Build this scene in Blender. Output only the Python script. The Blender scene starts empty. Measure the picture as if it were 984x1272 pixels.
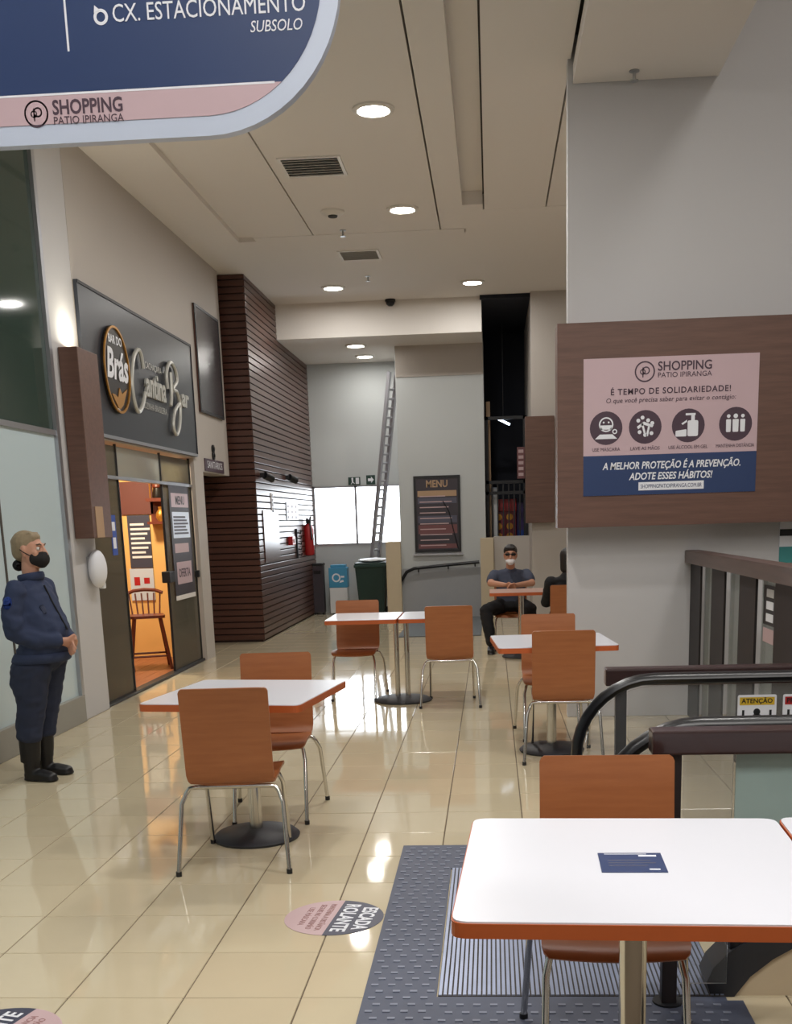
import bpy, bmesh, math, random
from mathutils import Vector, Matrix, noise as mnoise
random.seed(7)
S = bpy.context.scene
COL = S.collection
PI = math.pi

# ------------------------------------------------------------------ camera, world, exposure
cam_d = bpy.data.cameras.new('camera')
cam = bpy.data.objects.new('camera', cam_d); COL.objects.link(cam); S.camera = cam
F_PX, PX, PY = 1380.0, 524.045, 950.412           # focal length and principal point on the 984x1272 frame
YAW, PITCH, ROLL = -0.0673044, -0.2165031, -0.0291422
cam_d.sensor_fit = 'VERTICAL'; cam_d.sensor_height = 36.0; cam_d.sensor_width = 36.0
cam_d.lens = F_PX / 1272 * 36.0
cam_d.shift_x = (492 - PX) / 1272.0
cam_d.shift_y = (PY - 636) / 1272.0
cam_d.clip_start = 0.05; cam_d.clip_end = 200
_f = Vector((math.sin(YAW)*math.cos(PITCH), math.cos(YAW)*math.cos(PITCH), math.sin(PITCH)))
_r = Vector((math.cos(YAW), -math.sin(YAW), 0)); _u = _r.cross(_f)
_r2 = _r*math.cos(ROLL) + _u*math.sin(ROLL); _u2 = -_r*math.sin(ROLL) + _u*math.cos(ROLL)
cam.matrix_world = Matrix(((_r2.x, _u2.x, -_f.x, 0), (_r2.y, _u2.y, -_f.y, 0), (_r2.z, _u2.z, -_f.z, 1.55), (0, 0, 0, 1)))

W = bpy.data.worlds.new('daylight'); S.world = W; W.use_nodes = True
W.node_tree.nodes['Background'].inputs[0].default_value = (0.88, 0.94, 1.0, 1)
W.node_tree.nodes['Background'].inputs[1].default_value = 9.0
S.view_settings.view_transform = 'Standard'; S.view_settings.look = 'None'
S.view_settings.gamma = 1.0; S.view_settings.use_curve_mapping = False
S.view_settings.exposure = 0.0

LAMP_W = 52.0
def area(x, y, z, w=LAMP_W, size=0.24, col=(1, 0.975, 0.94), spread=PI):
    l = bpy.data.lights.new('lamp', 'AREA'); l.shape = 'DISK'; l.size = size; l.energy = w; l.color = col; l.spread = spread
    o = bpy.data.objects.new('lamp_light', l); COL.objects.link(o); o.location = (x, y, z)
    return o
ZC = 4.68           # main ceiling
ZL = 4.2            # low ceiling at the end of the hall
for x, y, z in ((-.866, 9.474, ZC), (-.863, 12.32, ZC), (-2.1, 16.05, ZC), (-.207, 16.07, ZC), (-2.03, 17.9, ZL), (-2.02, 19.05, ZL),
                (-.866, 6.6, ZC), (-.866, 3.7, ZC), (-.866, .9, ZC), (-2.4, 2.2, ZC), (.3, 1.2, ZC), (-.866, -2, ZC), (1.2, 4.6, ZC-.16), (1.2, .6, ZC-.16)):  # last two, under the lower right panel, are unseen lamps added as frontal fill
    area(x, y, z - 0.035, (34 if y < 5.5 else 46) if y < 14 else (20 if z == ZC else 8))
for x, y in ((3.0, 3.6), (3.0, -.6)): area(x, y, 6.6, 80, 1.3)  # wide unseen lamps added to fill the void on the right with light

# ------------------------------------------------------------------ materials
def lin(c):
    return tuple(((v/12.92) if v <= 0.04045 else ((v+0.055)/1.055)**2.4) for v in (x/255 for x in c))
def mat(name, rgb, rough=0.5, metal=0.0, noise=0.0, nscale=8.0, bump=0.0, bscale=60.0, coat=0.0, emit=0.0, spec=0.5):
    m = bpy.data.materials.new(name); m.use_nodes = True
    nt = m.node_tree; b = nt.nodes['Principled BSDF']; c = lin(rgb)
    b.inputs['Base Color'].default_value = (*c, 1); b.inputs['Roughness'].default_value = rough
    b.inputs['Metallic'].default_value = metal; b.inputs['Coat Weight'].default_value = coat
    b.inputs['Specular IOR Level'].default_value = spec
    if emit:
        b.inputs['Emission Color'].default_value = (*c, 1); b.inputs['Emission Strength'].default_value = emit
    tc = nt.nodes.new('ShaderNodeTexCoord')
    if noise:
        n = nt.nodes.new('ShaderNodeTexNoise'); n.inputs['Scale'].default_value = nscale; n.inputs['Detail'].default_value = 4
        nt.links.new(tc.outputs['Object'], n.inputs['Vector'])
        r = nt.nodes.new('ShaderNodeMapRange'); r.inputs[3].default_value = 1-noise; r.inputs[4].default_value = 1+noise
        nt.links.new(n.outputs['Fac'], r.inputs[0])
        mx = nt.nodes.new('ShaderNodeVectorMath'); mx.operation = 'SCALE'; mx.inputs[0].default_value = c
        nt.links.new(r.outputs[0], mx.inputs['Scale']); nt.links.new(mx.outputs[0], b.inputs['Base Color'])
    if bump:
        n2 = nt.nodes.new('ShaderNodeTexNoise'); n2.inputs['Scale'].default_value = bscale
        nt.links.new(tc.outputs['Object'], n2.inputs['Vector'])
        bp = nt.nodes.new('ShaderNodeBump'); bp.inputs['Strength'].default_value = bump; bp.inputs['Distance'].default_value = 0.002
        nt.links.new(n2.outputs['Fac'], bp.inputs['Height']); nt.links.new(bp.outputs[0], b.inputs['Normal'])
    return m
def wood(name, c1, c2, rough=0.4, stretch=(1, 14, 14), scale=3.0, coat=0.0):
    m = mat(name, c1, rough, coat=coat); nt = m.node_tree; b = nt.nodes['Principled BSDF']
    tc = nt.nodes.new('ShaderNodeTexCoord'); mp = nt.nodes.new('ShaderNodeMapping'); mp.inputs['Scale'].default_value = stretch
    n = nt.nodes.new('ShaderNodeTexNoise'); n.inputs['Scale'].default_value = scale; n.inputs['Detail'].default_value = 6; n.inputs['Roughness'].default_value = .6
    cr = nt.nodes.new('ShaderNodeValToRGB'); cr.color_ramp.elements[0].position = .3; cr.color_ramp.elements[1].position = .7
    cr.color_ramp.elements[0].color = (*lin(c1), 1); cr.color_ramp.elements[1].color = (*lin(c2), 1)
    nt.links.new(tc.outputs['Object'], mp.inputs['Vector']); nt.links.new(mp.outputs[0], n.inputs['Vector'])
    nt.links.new(n.outputs['Fac'], cr.inputs[0]); nt.links.new(cr.outputs[0], b.inputs['Base Color'])
    return m
def glass(name, rgb, opacity, rough=0.03, tint=(255, 255, 255)):
    m = bpy.data.materials.new(name); m.use_nodes = True; nt = m.node_tree; out = nt.nodes['Material Output']
    b = nt.nodes['Principled BSDF']; b.inputs['Base Color'].default_value = (*lin(rgb), 1); b.inputs['Roughness'].default_value = rough
    t = nt.nodes.new('ShaderNodeBsdfTransparent'); t.inputs[0].default_value = (*lin(tint), 1)
    fr = nt.nodes.new('ShaderNodeFresnel'); fr.inputs[0].default_value = 1.4
    ad = nt.nodes.new('ShaderNodeMath'); ad.operation = 'ADD'; ad.use_clamp = True; ad.inputs[1].default_value = opacity
    mx = nt.nodes.new('ShaderNodeMixShader')
    nt.links.new(fr.outputs[0], ad.inputs[0]); nt.links.new(ad.outputs[0], mx.inputs[0])
    nt.links.new(t.outputs[0], mx.inputs[1]); nt.links.new(b.outputs[0], mx.inputs[2]); nt.links.new(mx.outputs[0], out.inputs[0])
    return m
def floor_mat():
    m = mat('polished cream tile', (203, 190, 161), 0.055); nt = m.node_tree; b = nt.nodes['Principled BSDF']
    g = nt.nodes.new('ShaderNodeNewGeometry')
    a = nt.nodes.new('ShaderNodeVectorMath'); a.operation = 'ADD'; a.inputs[1].default_value = (0.66, -3.437, 0.5)
    d = nt.nodes.new('ShaderNodeVectorMath'); d.operation = 'DIVIDE'; d.inputs[1].default_value = (.4, .4, 10)
    f = nt.nodes.new('ShaderNodeVectorMath'); f.operation = 'FLOOR'
    w = nt.nodes.new('ShaderNodeTexWhiteNoise')
    nt.links.new(g.outputs['Position'], a.inputs[0]); nt.links.new(a.outputs[0], d.inputs[0]); nt.links.new(d.outputs[0], f.inputs[0]); nt.links.new(f.outputs[0], w.inputs['Vector'])
    n = nt.nodes.new('ShaderNodeTexNoise'); n.inputs['Scale'].default_value = 5; n.inputs['Detail'].default_value = 5
    nt.links.new(g.outputs['Position'], n.inputs['Vector'])
    s = nt.nodes.new('ShaderNodeMath'); s.operation = 'ADD'; nt.links.new(w.outputs['Value'], s.inputs[0]); nt.links.new(n.outputs['Fac'], s.inputs[1])
    cr = nt.nodes.new('ShaderNodeMapRange'); cr.inputs[2].default_value = 2; cr.inputs[3].default_value = .93; cr.inputs[4].default_value = 1.07
    nt.links.new(s.outputs[0], cr.inputs[0])
    mx = nt.nodes.new('ShaderNodeVectorMath'); mx.operation = 'SCALE'; mx.inputs[0].default_value = lin((203, 190, 161))
    nt.links.new(cr.outputs[0], mx.inputs['Scale']); nt.links.new(mx.outputs[0], b.inputs['Base Color'])
    return m
M = dict(
    paint=mat('warm white paint', (186, 179, 172), .6, noise=.015, nscale=2, bump=.05), paint_cool=mat('cool white paint', (196, 195, 196), .55, noise=.015, nscale=2, bump=.05),
    paint_far=mat('pale grey paint', (190, 194, 194), .6, noise=.015, nscale=2), ceil=mat('ceiling paint', (230, 225, 219), .8, noise=.01, nscale=1), cream=mat('cream laminate', (202, 186, 158), .4, noise=.03),
    gap=mat('dark joint', (70, 66, 62), .9), tile=floor_mat(), grout=mat('brown grout', (98, 84, 66), .8, noise=.06, nscale=30),
    white=mat('white laminate', (220, 222, 230), .28, noise=.008), edge=mat('orange edge band', (186, 92, 44), .45, noise=.05, nscale=20),
    veneer=wood('orange brown veneer', (154, 92, 53), (167, 103, 61), .38, (2, 2, 22), 2.2), under=mat('dark underside veneer', (96, 48, 27), .5, noise=.05),
    chrome=mat('chrome tube', (205, 203, 198), .16, 1.0, noise=.02), black=mat('black plastic', (26, 27, 31), .45, noise=.05), rubber=mat('black rubber', (16, 16, 20), .3, noise=.05),
    steel=mat('brushed steel', (176, 178, 180), .35, 1.0, noise=.04), iron=mat('cast iron base', (42, 44, 50), .5, noise=.1, nscale=20),
    sign_wood=wood('walnut panel', (92, 66, 56), (110, 80, 68), .45, (1.2, 16, 16), 2.2), slat=wood('dark slat', (76, 48, 40), (88, 56, 46), .3, (.6, 12, 12), 2.0), slat_back=mat('slat backing', (52, 33, 29), .8),
    rail_wood=wood('dark rail wood', (48, 32, 33), (58, 40, 40), .3, (1.5, 16, 16), 2.5, coat=.2), post_wood=wood('near black post wood', (30, 25, 28), (38, 31, 33), .55, (16, 16, 1.5), 2.5), top_wood=wood('lit-tone rail wood', (84, 68, 64), (98, 80, 74), .4, (16, 1.5, 16), 2.5), navy=mat('sign navy', (42, 62, 104), .35, noise=.02), pink=mat('sign pink', (198, 172, 178), .4, noise=.02),
    acrylic=mat('frosted acrylic', (196, 206, 224), .3, noise=.02), ink=mat('plum ink', (72, 52, 66), .5, noise=.02), whiteink=mat('white print', (232, 234, 240), .5, noise=.01),
    shopboard=mat('charcoal fascia', (46, 50, 58), .32, noise=.03), letter=mat('brushed letter', (196, 196, 190), .35, .3, noise=.04), gold=mat('gold trim', (196, 140, 60), .35, .6, noise=.05), logo_black=mat('logo black', (24, 18, 16), .35, noise=.05),
    ladder=mat('dull aluminium', (176, 176, 182), .5, .3, noise=.05), alu=mat('aluminium', (178, 180, 186), .35, .8, noise=.03), glass=glass('clear glass', (188, 194, 194), .04), glass_green=glass('faintly tinted glass', (150, 146, 136), .05, .03, (234, 234, 226)),
    glass_dark=glass('dark tinted glass', (74, 92, 84), .50, .06, (120, 138, 130)), glass_teal=glass('frosted teal glass', (176, 200, 198), .72, .25, (215, 232, 230)),
    glass_store=glass('pale frosted glass', (206, 224, 230), .76, .12, (225, 235, 235)), panel_dark=mat('dark glossy panel', (62, 58, 62), .25, noise=.04), curtain=mat('white blind', (206, 220, 222), .8, noise=.03, nscale=3), darkroom=mat('dark interior', (44, 50, 48), .9, noise=.1),
    plinth=mat('grey stone plinth', (150, 148, 140), .5, noise=.06, nscale=6), orange=mat('orange plaster', (230, 182, 112), .7, noise=.05, nscale=3), maroon=mat('maroon board', (104, 58, 52), .6, noise=.05),
    redfloor=wood('red brown planks', (140, 84, 58), (160, 100, 70), .35, (8, 1, 8), 3), redwood=wood('mahogany', (98, 44, 30), (120, 58, 40), .35, (10, 10, 2), 4),
    mat_rubber=mat('grey rubber mat', (74, 80, 98), .55, noise=.08, nscale=40), stud=mat('rubber stud', (120, 126, 142), .5, noise=.05), plate=mat('ribbed steel plate', (150, 160, 186), .35, .35, noise=.12, nscale=14),
    bin_green=mat('dark green plastic', (22, 52, 46), .4, noise=.05), bag=mat('white bin liner', (220, 222, 224), .5, noise=.04), blue=mat('light blue plastic', (70, 150, 190), .4, noise=.05),
    red=mat('red paint', (176, 40, 44), .35, noise=.05), darkgreen=mat('sign green', (30, 60, 52), .5, noise=.03), screen=mat('cabinet red print', (122, 34, 52), .4, noise=.2, nscale=10),
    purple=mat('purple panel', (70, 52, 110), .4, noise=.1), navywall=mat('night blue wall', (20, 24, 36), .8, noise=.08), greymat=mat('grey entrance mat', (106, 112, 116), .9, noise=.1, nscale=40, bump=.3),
    tube=mat('lit tube', (220, 235, 255), .4, emit=3.0), lens=mat('lamp lens', (255, 250, 240), .4, emit=40.0), bulb=mat('warm bulb', (255, 190, 110), .4, emit=6.0), ring=mat('lamp ring', (225, 222, 216), .5, noise=.01),
    vent=mat('vent shadow', (60, 57, 54), .8, noise=.05), lilac=mat('lilac print', (196, 168, 170), .45, noise=.04), slate=mat('slate print', (64, 66, 84), .45, noise=.04), brown_ink=mat('brown print', (150, 108, 104), .6),
    skin=mat('skin', (196, 146, 122), .55, noise=.04, nscale=20), skin2=mat('tan skin', (190, 138, 112), .55, noise=.04, nscale=20), navycloth=mat('navy jacket cloth', (44, 55, 84), .85, noise=.12, nscale=14, bump=.4, bscale=40), navytrouser=mat('navy trouser cloth', (43, 50, 72), .9, noise=.12, nscale=14, bump=.4, bscale=40),
    boot=mat('black leather', (20, 19, 22), .45, noise=.1, nscale=20), hair_ash=mat('ash blonde hair', (142, 126, 100), .7, noise=.2, nscale=50, bump=.5, bscale=90), hair_black=mat('black hair', (28, 24, 24), .5, noise=.2, nscale=50, bump=.5, bscale=90),
    maskblack=mat('black cloth mask', (24, 20, 22), .8, noise=.1), maskwhite=mat('white mask', (228, 228, 232), .7, noise=.03), tshirt=mat('slate blue t-shirt', (66, 72, 90), .9, noise=.12, nscale=12), blackcloth=mat('black cloth', (18, 18, 22), .9, noise=.1, nscale=12),
    badge=mat('blue badge', (44, 78, 168), .6, noise=.05), brow=mat('brown brow', (88, 70, 54), .7, noise=.1), eye=mat('eye white', (225, 220, 214), .3, noise=.01), iris=mat('brown iris', (50, 32, 22), .3), lip=mat('lip', (160, 96, 88), .5), yellow=mat('warning yellow', (214, 178, 50), .5, noise=.03),
    paper=mat('white paper', (222, 218, 214), .7, noise=.02), tan=mat('tan card', (176, 146, 116), .7, noise=.04), greywall=mat('grey inner panel', (158, 160, 163), .6, noise=.03), sky=mat('overcast card', (250, 250, 250), .8, noise=.01),
    poster_dark=mat('poster charcoal', (58, 52, 60), .45, noise=.08), poster_red=mat('poster dull red', (116, 74, 76), .5, noise=.08), poster_grey=mat('poster slate', (84, 84, 100), .5, noise=.06), pinktop=mat('pinkish laminate', (205, 172, 160), .3, noise=.03), teal=mat('teal print', (60, 140, 140), .5, noise=.03),
)
# ------------------------------------------------------------------ mesh helpers
def new_obj(name, me, m=None, parent=None):
    if m is not None and not me.materials: me.materials.append(m)
    o = bpy.data.objects.new(name, me); COL.objects.link(o)
    if parent is not None: o.parent = parent
    return o
def fin(bm, name, m, parent=None, smooth=False):
    bmesh.ops.recalc_face_normals(bm, faces=bm.faces)
    me = bpy.data.meshes.new(name); bm.to_mesh(me); bm.free()
    if smooth:
        for p in me.polygons: p.use_smooth = True
        try: me.set_sharp_from_angle(angle=math.radians(38))
        except Exception: pass
    return new_obj(name, me, m, parent)
def add_box(bm, x0, x1, y0, y1, z0, z1, bev=0.0):
    vs = [bm.verts.new(p) for p in ((x0,y0,z0),(x1,y0,z0),(x1,y1,z0),(x0,y1,z0),(x0,y0,z1),(x1,y0,z1),(x1,y1,z1),(x0,y1,z1))]
    fs = [bm.faces.new([vs[i] for i in f]) for f in ((0,3,2,1),(4,5,6,7),(0,1,5,4),(1,2,6,5),(2,3,7,6),(3,0,4,7))]
    if bev:
        es = list({e for f in fs for e in f.edges})
        bmesh.ops.bevel(bm, geom=es, offset=bev, segments=2, profile=.6, affect='EDGES')
def box(name, x0, x1, y0, y1, z0, z1, m, parent=None, bev=0.0):
    bm = bmesh.new(); add_box(bm, min(x0,x1), max(x0,x1), min(y0,y1), max(y0,y1), min(z0,z1), max(z0,z1), bev)
    return fin(bm, name, m, parent)
def add_tube(bm, pts, r, seg=10, closed=False, rs=None, cap=True):
    pts = [Vector(p) for p in pts]; n = len(pts); rings = []; prev = None
    for i, p in enumerate(pts):
        if closed: t = pts[(i+1) % n] - pts[i-1]
        else: t = pts[min(i+1, n-1)] - pts[max(i-1, 0)]
        t.normalize()
        if prev is None:
            a = Vector((0,0,1)) if abs(t.z) < .9 else Vector((0,1,0)); u = t.cross(a).normalized()
        else: u = (prev - t*prev.dot(t)).normalized()
        prev = u; v = t.cross(u); rr = rs[i] if rs else r
        rx, ry = rr if isinstance(rr, tuple) else (rr, rr)
        rings.append([bm.verts.new(p + u*math.cos(2*PI*k/seg)*rx + v*math.sin(2*PI*k/seg)*ry) for k in range(seg)])
    for i in range(n if closed else n-1):
        a, b = rings[i], rings[(i+1) % n]
        for k in range(seg): bm.faces.new((a[k], a[(k+1)%seg], b[(k+1)%seg], b[k]))
    if not closed and cap:
        bm.faces.new(rings[0][::-1]); bm.faces.new(rings[-1])
def tube(name, pts, r, m, parent=None, seg=10, **k):
    bm = bmesh.new(); add_tube(bm, pts, r, seg, **k); return fin(bm, name, m, parent, True)
def add_lathe(bm, prof, seg=28, c=(0,0,0)):
    rings = []
    for r, z in prof:
        rings.append([bm.verts.new((c[0]+max(r,1e-4)*math.cos(2*PI*k/seg), c[1]+max(r,1e-4)*math.sin(2*PI*k/seg), c[2]+z)) for k in range(seg)])
    for a, b in zip(rings, rings[1:]):
        for k in range(seg): bm.faces.new((a[k], a[(k+1)%seg], b[(k+1)%seg], b[k]))
    bm.faces.new(rings[0][::-1]); bm.faces.new(rings[-1])
def lathe(name, prof, m, parent=None, seg=28, c=(0,0,0)):
    bm = bmesh.new(); add_lathe(bm, prof, seg, c); return fin(bm, name, m, parent, True)
def round_poly(pts, r, n=6):
    out = []; k = len(pts)
    rr = r if isinstance(r, (list, tuple)) else [r]*k
    for i in range(k):
        p, a, b = Vector(pts[i]), Vector(pts[i-1]), Vector(pts[(i+1)%k])
        if rr[i] <= 0: out.append(tuple(p)); continue
        u, v = (a-p).normalized(), (b-p).normalized()
        for j in range(n+1):                            # quadratic corner
            t = j/n; q = (p+u*rr[i])*(1-t)**2 + p*2*t*(1-t) + (p+v*rr[i])*t*t
            # push to a circular-like corner
            out.append(tuple(q + (p-q)*0.12*math.sin(PI*t)))
    return out
class Fr:                                               # a flat frame: origin, right, up, outward normal
    def __init__(s, O, U, V): s.O, s.U, s.V = Vector(O), Vector(U).normalized(), Vector(V).normalized(); s.N = s.U.cross(s.V)
    def p(s, a, b, h=0): return s.O + s.U*a + s.V*b + s.N*h
    def mtx(s, a, b, h=0): 
        m = Matrix.Identity(4)
        for i in range(3): m[i][0], m[i][1], m[i][2], m[i][3] = s.U[i], s.V[i], s.N[i], s.p(a,b,h)[i]
        return m
def add_prism(bm, fr, pts, h0, h1):
    lo = [bm.verts.new(fr.p(a,b,h0)) for a,b in pts]; hi = [bm.verts.new(fr.p(a,b,h1)) for a,b in pts]; n = len(pts)
    bm.faces.new(lo[::-1]); bm.faces.new(hi)
    for i in range(n): bm.faces.new((lo[i], lo[(i+1)%n], hi[(i+1)%n], hi[i]))
def prism(name, fr, pts, h0, h1, m, parent=None):
    bm = bmesh.new(); add_prism(bm, fr, pts, h0, h1); return fin(bm, name, m, parent)
def rect(a0, a1, b0, b1): return [(a0,b0),(a1,b0),(a1,b1),(a0,b1)]
def disc(a, b, r, n=28, ry=None): return [(a+r*math.cos(2*PI*k/n), b+(ry or r)*math.sin(2*PI*k/n)) for k in range(n)]
def add_ring(bm, fr, a, b, r0, r1, h0, h1, n=28):
    for k in range(n):
        t0, t1 = 2*PI*k/n, 2*PI*(k+1)/n
        add_prism(bm, fr, [(a+r0*math.cos(t0), b+r0*math.sin(t0)), (a+r1*math.cos(t0), b+r1*math.sin(t0)), (a+r1*math.cos(t1), b+r1*math.sin(t1)), (a+r0*math.cos(t1), b+r0*math.sin(t1))], h0, h1)
def text(s, fr, a, b, size, m, parent, h=0.002, align='CENTER', shear=0.0, bold=0.0, width=None, name='lettering', extrude=0.0004, rot=0.0, spacing=1.0):
    c = bpy.data.curves.new('t', 'FONT'); c.body = s; c.size = size; c.align_x = align; c.align_y = 'CENTER'
    c.shear = shear; c.offset = bold; c.extrude = extrude; c.resolution_u = 3; c.space_character = spacing
    o = bpy.data.objects.new('t', c); COL.objects.link(o)
    me = bpy.data.meshes.new_from_object(o.evaluated_get(bpy.context.evaluated_depsgraph_get()))
    bpy.data.objects.remove(o)
    if width and me.vertices:
        xs = [v.co.x for v in me.vertices]; sx = width/(max(xs)-min(xs)); me.transform(Matrix.Diagonal((sx,1,1,1)))
    me.transform(fr.mtx(a, b, h) @ Matrix.Rotation(rot, 4, 'Z'))
    me.materials.clear()
    return new_obj(name, me, m, parent)
def empty(name, loc=(0,0,0), rz=0.0):
    o = bpy.data.objects.new(name, None); COL.objects.link(o); o.location = loc; o.rotation_euler = (0,0,rz); o.empty_display_size = .1
    return o
def tag(o, label, cat, group=None):
    o['label'] = label; o['category'] = cat
    if group: o['group'] = group
    return o
def struct(o): o['kind'] = 'structure'; return o
def stuff(o): o['kind'] = 'stuff'; return o
def copy_tree(o, parent=None):
    c = o.copy(); COL.objects.link(c); c.parent = parent
    for ch in list(KIDS.get(o.name, ())) or list(o.children): copy_tree(ch, c)
    return c
KIDS = {}
XF = ((1,0,0),(0,0,1))          # frame facing the camera side (normal -Y)
YF = ((0,1,0),(0,0,1))          # frame on the left wall (normal +X)

# ------------------------------------------------------------------ floor of tiles
floor = struct(box('floor', -4.6, 4.2, -4, 20.4, -.12, -.004, M['grout']))
X0, Y0, T = -.66, 3.437, .4
cells = []
for i in range(-8, 9):
    for j in range(-3, 43):
        x, y = X0+i*T, Y0+j*T
        if y+T < 2.0 or y > 19.75: continue
        if x < -3.5 and not (13.4 < y < 15): continue
        if x+T > 2.8: continue
        cells.append((x, y))
def vis(x, y): return -.40*y-.2 < x+T*.5 < .36*y+.2 and y+T > 2.95
cells.sort(key=lambda c: (not vis(*c), c[1]))
bm = bmesh.new(); g = .0022; bv = .0018
def add_tile(bm, x, y):
    a = [bm.verts.new((x+dx, y+dy, -.003)) for dx, dy in ((g,g),(T-g,g),(T-g,T-g),(g,T-g))]
    k = g+bv
    b = [bm.verts.new((x+dx, y+dy, 0)) for dx, dy in ((k,k),(T-k,k),(T-k,T-k),(k,T-k))]
    bm.faces.new(b)
    for q in range(4): bm.faces.new((a[q], a[(q+1)%4], b[(q+1)%4], b[q]))
add_tile(bm, 0, 0); tile_me = bpy.data.meshes.new('tile'); bm.to_mesh(tile_me); bm.free()
for x, y in cells[:295]:
    o = new_obj('tile', tile_me, M['tile'], floor); o.location = (x, y, 0); o.rotation_euler = (random.uniform(-.0022, .0022), random.uniform(-.0022, .0022), 0)
bm = bmesh.new()
for x, y in cells[295:]: add_tile(bm, x, y)
stuff(fin(bm, 'distant_tiles', M['tile'], floor))

# ------------------------------------------------------------------ shell: walls
XW = -3.4
wl = struct(box('wall_left', XW-.25, XW, 9.55, 14.78, 2.62, ZC+.3, M['paint']))
box('upper_panel', XW-.25, XW, 9.55, 13.02, 2.33, 2.62, M['paint'], wl)
box('bulkhead', XW-.25, XW, 13.02, 14.78, 2.19, 2.62, M['paint'], wl)
box('jamb', XW-.25, XW, 13.02, 13.42, 0, 2.19, M['paint'], wl)
box('recess_back', -4.3, -4.2, 13.56, 15.0, 0, ZC+.3, M['paint'], wl); box('recess_light_block', -4.2, XW-.25, 13.56, 13.62, 0, ZC+.3, M['paint'], wl); struct(box('wall_light_block', -5.2, XW-.25, 8.98, 9.08, 0, ZC+.3, M['darkroom']))  # recess side, extra recess back height and partition added unseen to block daylight leaks
pil = struct(box('wall_pilaster', XW-.25, XW, 8.95, 9.55, 0, ZC+.3, M['paint_cool'], bev=.01))
struct(box('wall_storefront', -5.2, -5.0, -4, 8.9, 0, ZC+.3, M['darkroom']))
struct(box('wall_window', -4.3, -.1, 19.8, 20.0, 0, 1.17, M['paint_far']))
wb = [o for o in COL.objects if o.name == 'wall_window'][0]
box('upper_panel', -4.3, -.1, 19.8, 20.0, 2.176, ZL+.1, M['paint_far'], wb)
box('side_panel', -4.3, -3.106, 19.8, 20.0, 1.17, 2.176, M['paint_far'], wb)
box('side_panel', -1.46, -.1, 19.8, 20.0, 1.17, 2.176, M['paint_far'], wb)
struct(box('wall_alcove', -1.46, -.09, 18.15, 19.8, 0, ZL+.1, M['paint_far'], bev=.006))
struct(box('trim_1', -1.455, -.095, 18.14, 18.15, 3.74, ZL+.05, M['paint'], bev=.002)); struct(box('trim_2', -1.44, -.18, 18.135, 18.15, 0, .80, M['greywall'], bev=.002))
sf = struct(box('ceiling_soffit', -3.15, -.1, 17.1, 20.0, ZL, ZC+.35, M['ceil']))
stub = struct(box('wall_stub', -1.69, -1.455, 18.0, 19.8, 0, 1.235, M['cream'], bev=.008))
struct(box('wall_post', -.18, .03, 18.0, 18.3, 0, 1.255, M['cream'], bev=.006))
struct(box('wall_low', .03, .64, 18.12, 18.24, 0, 1.27, M['paint'], bev=.006))
struct(box('wall_arcade', .6, 1.5, 16.9, 20.0, 0, ZC+.1, M['paint'], bev=.006))
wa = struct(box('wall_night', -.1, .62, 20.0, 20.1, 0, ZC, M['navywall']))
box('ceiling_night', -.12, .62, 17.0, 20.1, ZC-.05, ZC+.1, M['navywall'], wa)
wc = struct(box('wall_column', .58, 4.2, 8.72, 8.85, 0, 6.9, M['paint_cool'], bev=.004))
struct(box('wall_right', 4.2, 4.4, -4, 9.2, 0, 6.9, M['paint']))
struct(box('wall_rear', -5.2, 4.4, -4.2, -4, 0, 6.9, M['paint']))
struct(box('wall_return', 1.5, 1.6, 8.85, 20.0, 0, ZC+.3, M['paint']))
struct(box('ceiling_void', 1.56, 4.4, -4.2, 9.2, 6.7, 6.85, M['ceil']))
struct(box('wall_bulkhead', 1.56, 1.62, -4.2, 8.72, ZC-.12, 6.8, M['ceil']))
# ceiling made of plaster panels with shadow joints between them
ce = struct(box('ceiling', -5.2, 1.6, -4.2, 17.2, ZC+.16, ZC+.36, M['ceil']))
def cpanel(x0, x1, y0, y1, z=ZC, t=.17): return box('plaster_panel', x0, x1, y0, y1, z, z+t, M['ceil'], ce)
j = .008
cpanel(-5.2, -2.80, -4.2, 13.4)
cpanel(-2.80, -2.615-j, -4.2, 13.4, ZC+.05, .12)
cpanel(-2.615+j, -1.93-j, -4.2, 13.22); cpanel(-1.93+j, -.515-j, -4.2, 13.22)
cpanel(-2.615+j, -.24, 13.22+2*j, 13.4)
cpanel(-.515+j, -.25, -4.2, 13.22)
cpanel(-.25, -.034-j, -4.2, 12.3, ZC+.13, .04)
cpanel(-.25, -.034-j, 12.3, 13.4)
cpanel(-.034+j, .61-j, -4.2, 12.5); cpanel(-.034-j, 1.5, 12.5+j, 13.4)
cpanel(.61+j, 1.625, -4.2, 8.715, ZC-.16, .12); cpanel(.61+j, 1.5, 8.73, 12.5)
cpanel(-5.2, 1.5, 13.4, 17.15)
box('joint_backing', -2.7, 1.55, -4.2, 13.4, ZC+.15, ZC+.165, M['gap'], ce)

# ------------------------------------------------------------------ louvred wall of slats (dark wood) at the corridor corner
lv = struct(box('wall_louvre', -4.15, -3.125, 15.0, 19.8, 0, ZC+.02, M['slat_back']))
P = .0835
k = 0; z = .03
while z < ZC-.02:
    h = min(P*.82, ZC-.005-z)
    box('slat', -4.2, -3.098, 14.974, 15.0, z, z+h, M['slat'], lv, .004)
    y1 = 19.8 if z+h < ZL else 17.1
    box('slat', -3.125, -3.1, 15.0, y1, z, z+h, M['slat'], lv, .004)
    z += P

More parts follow.
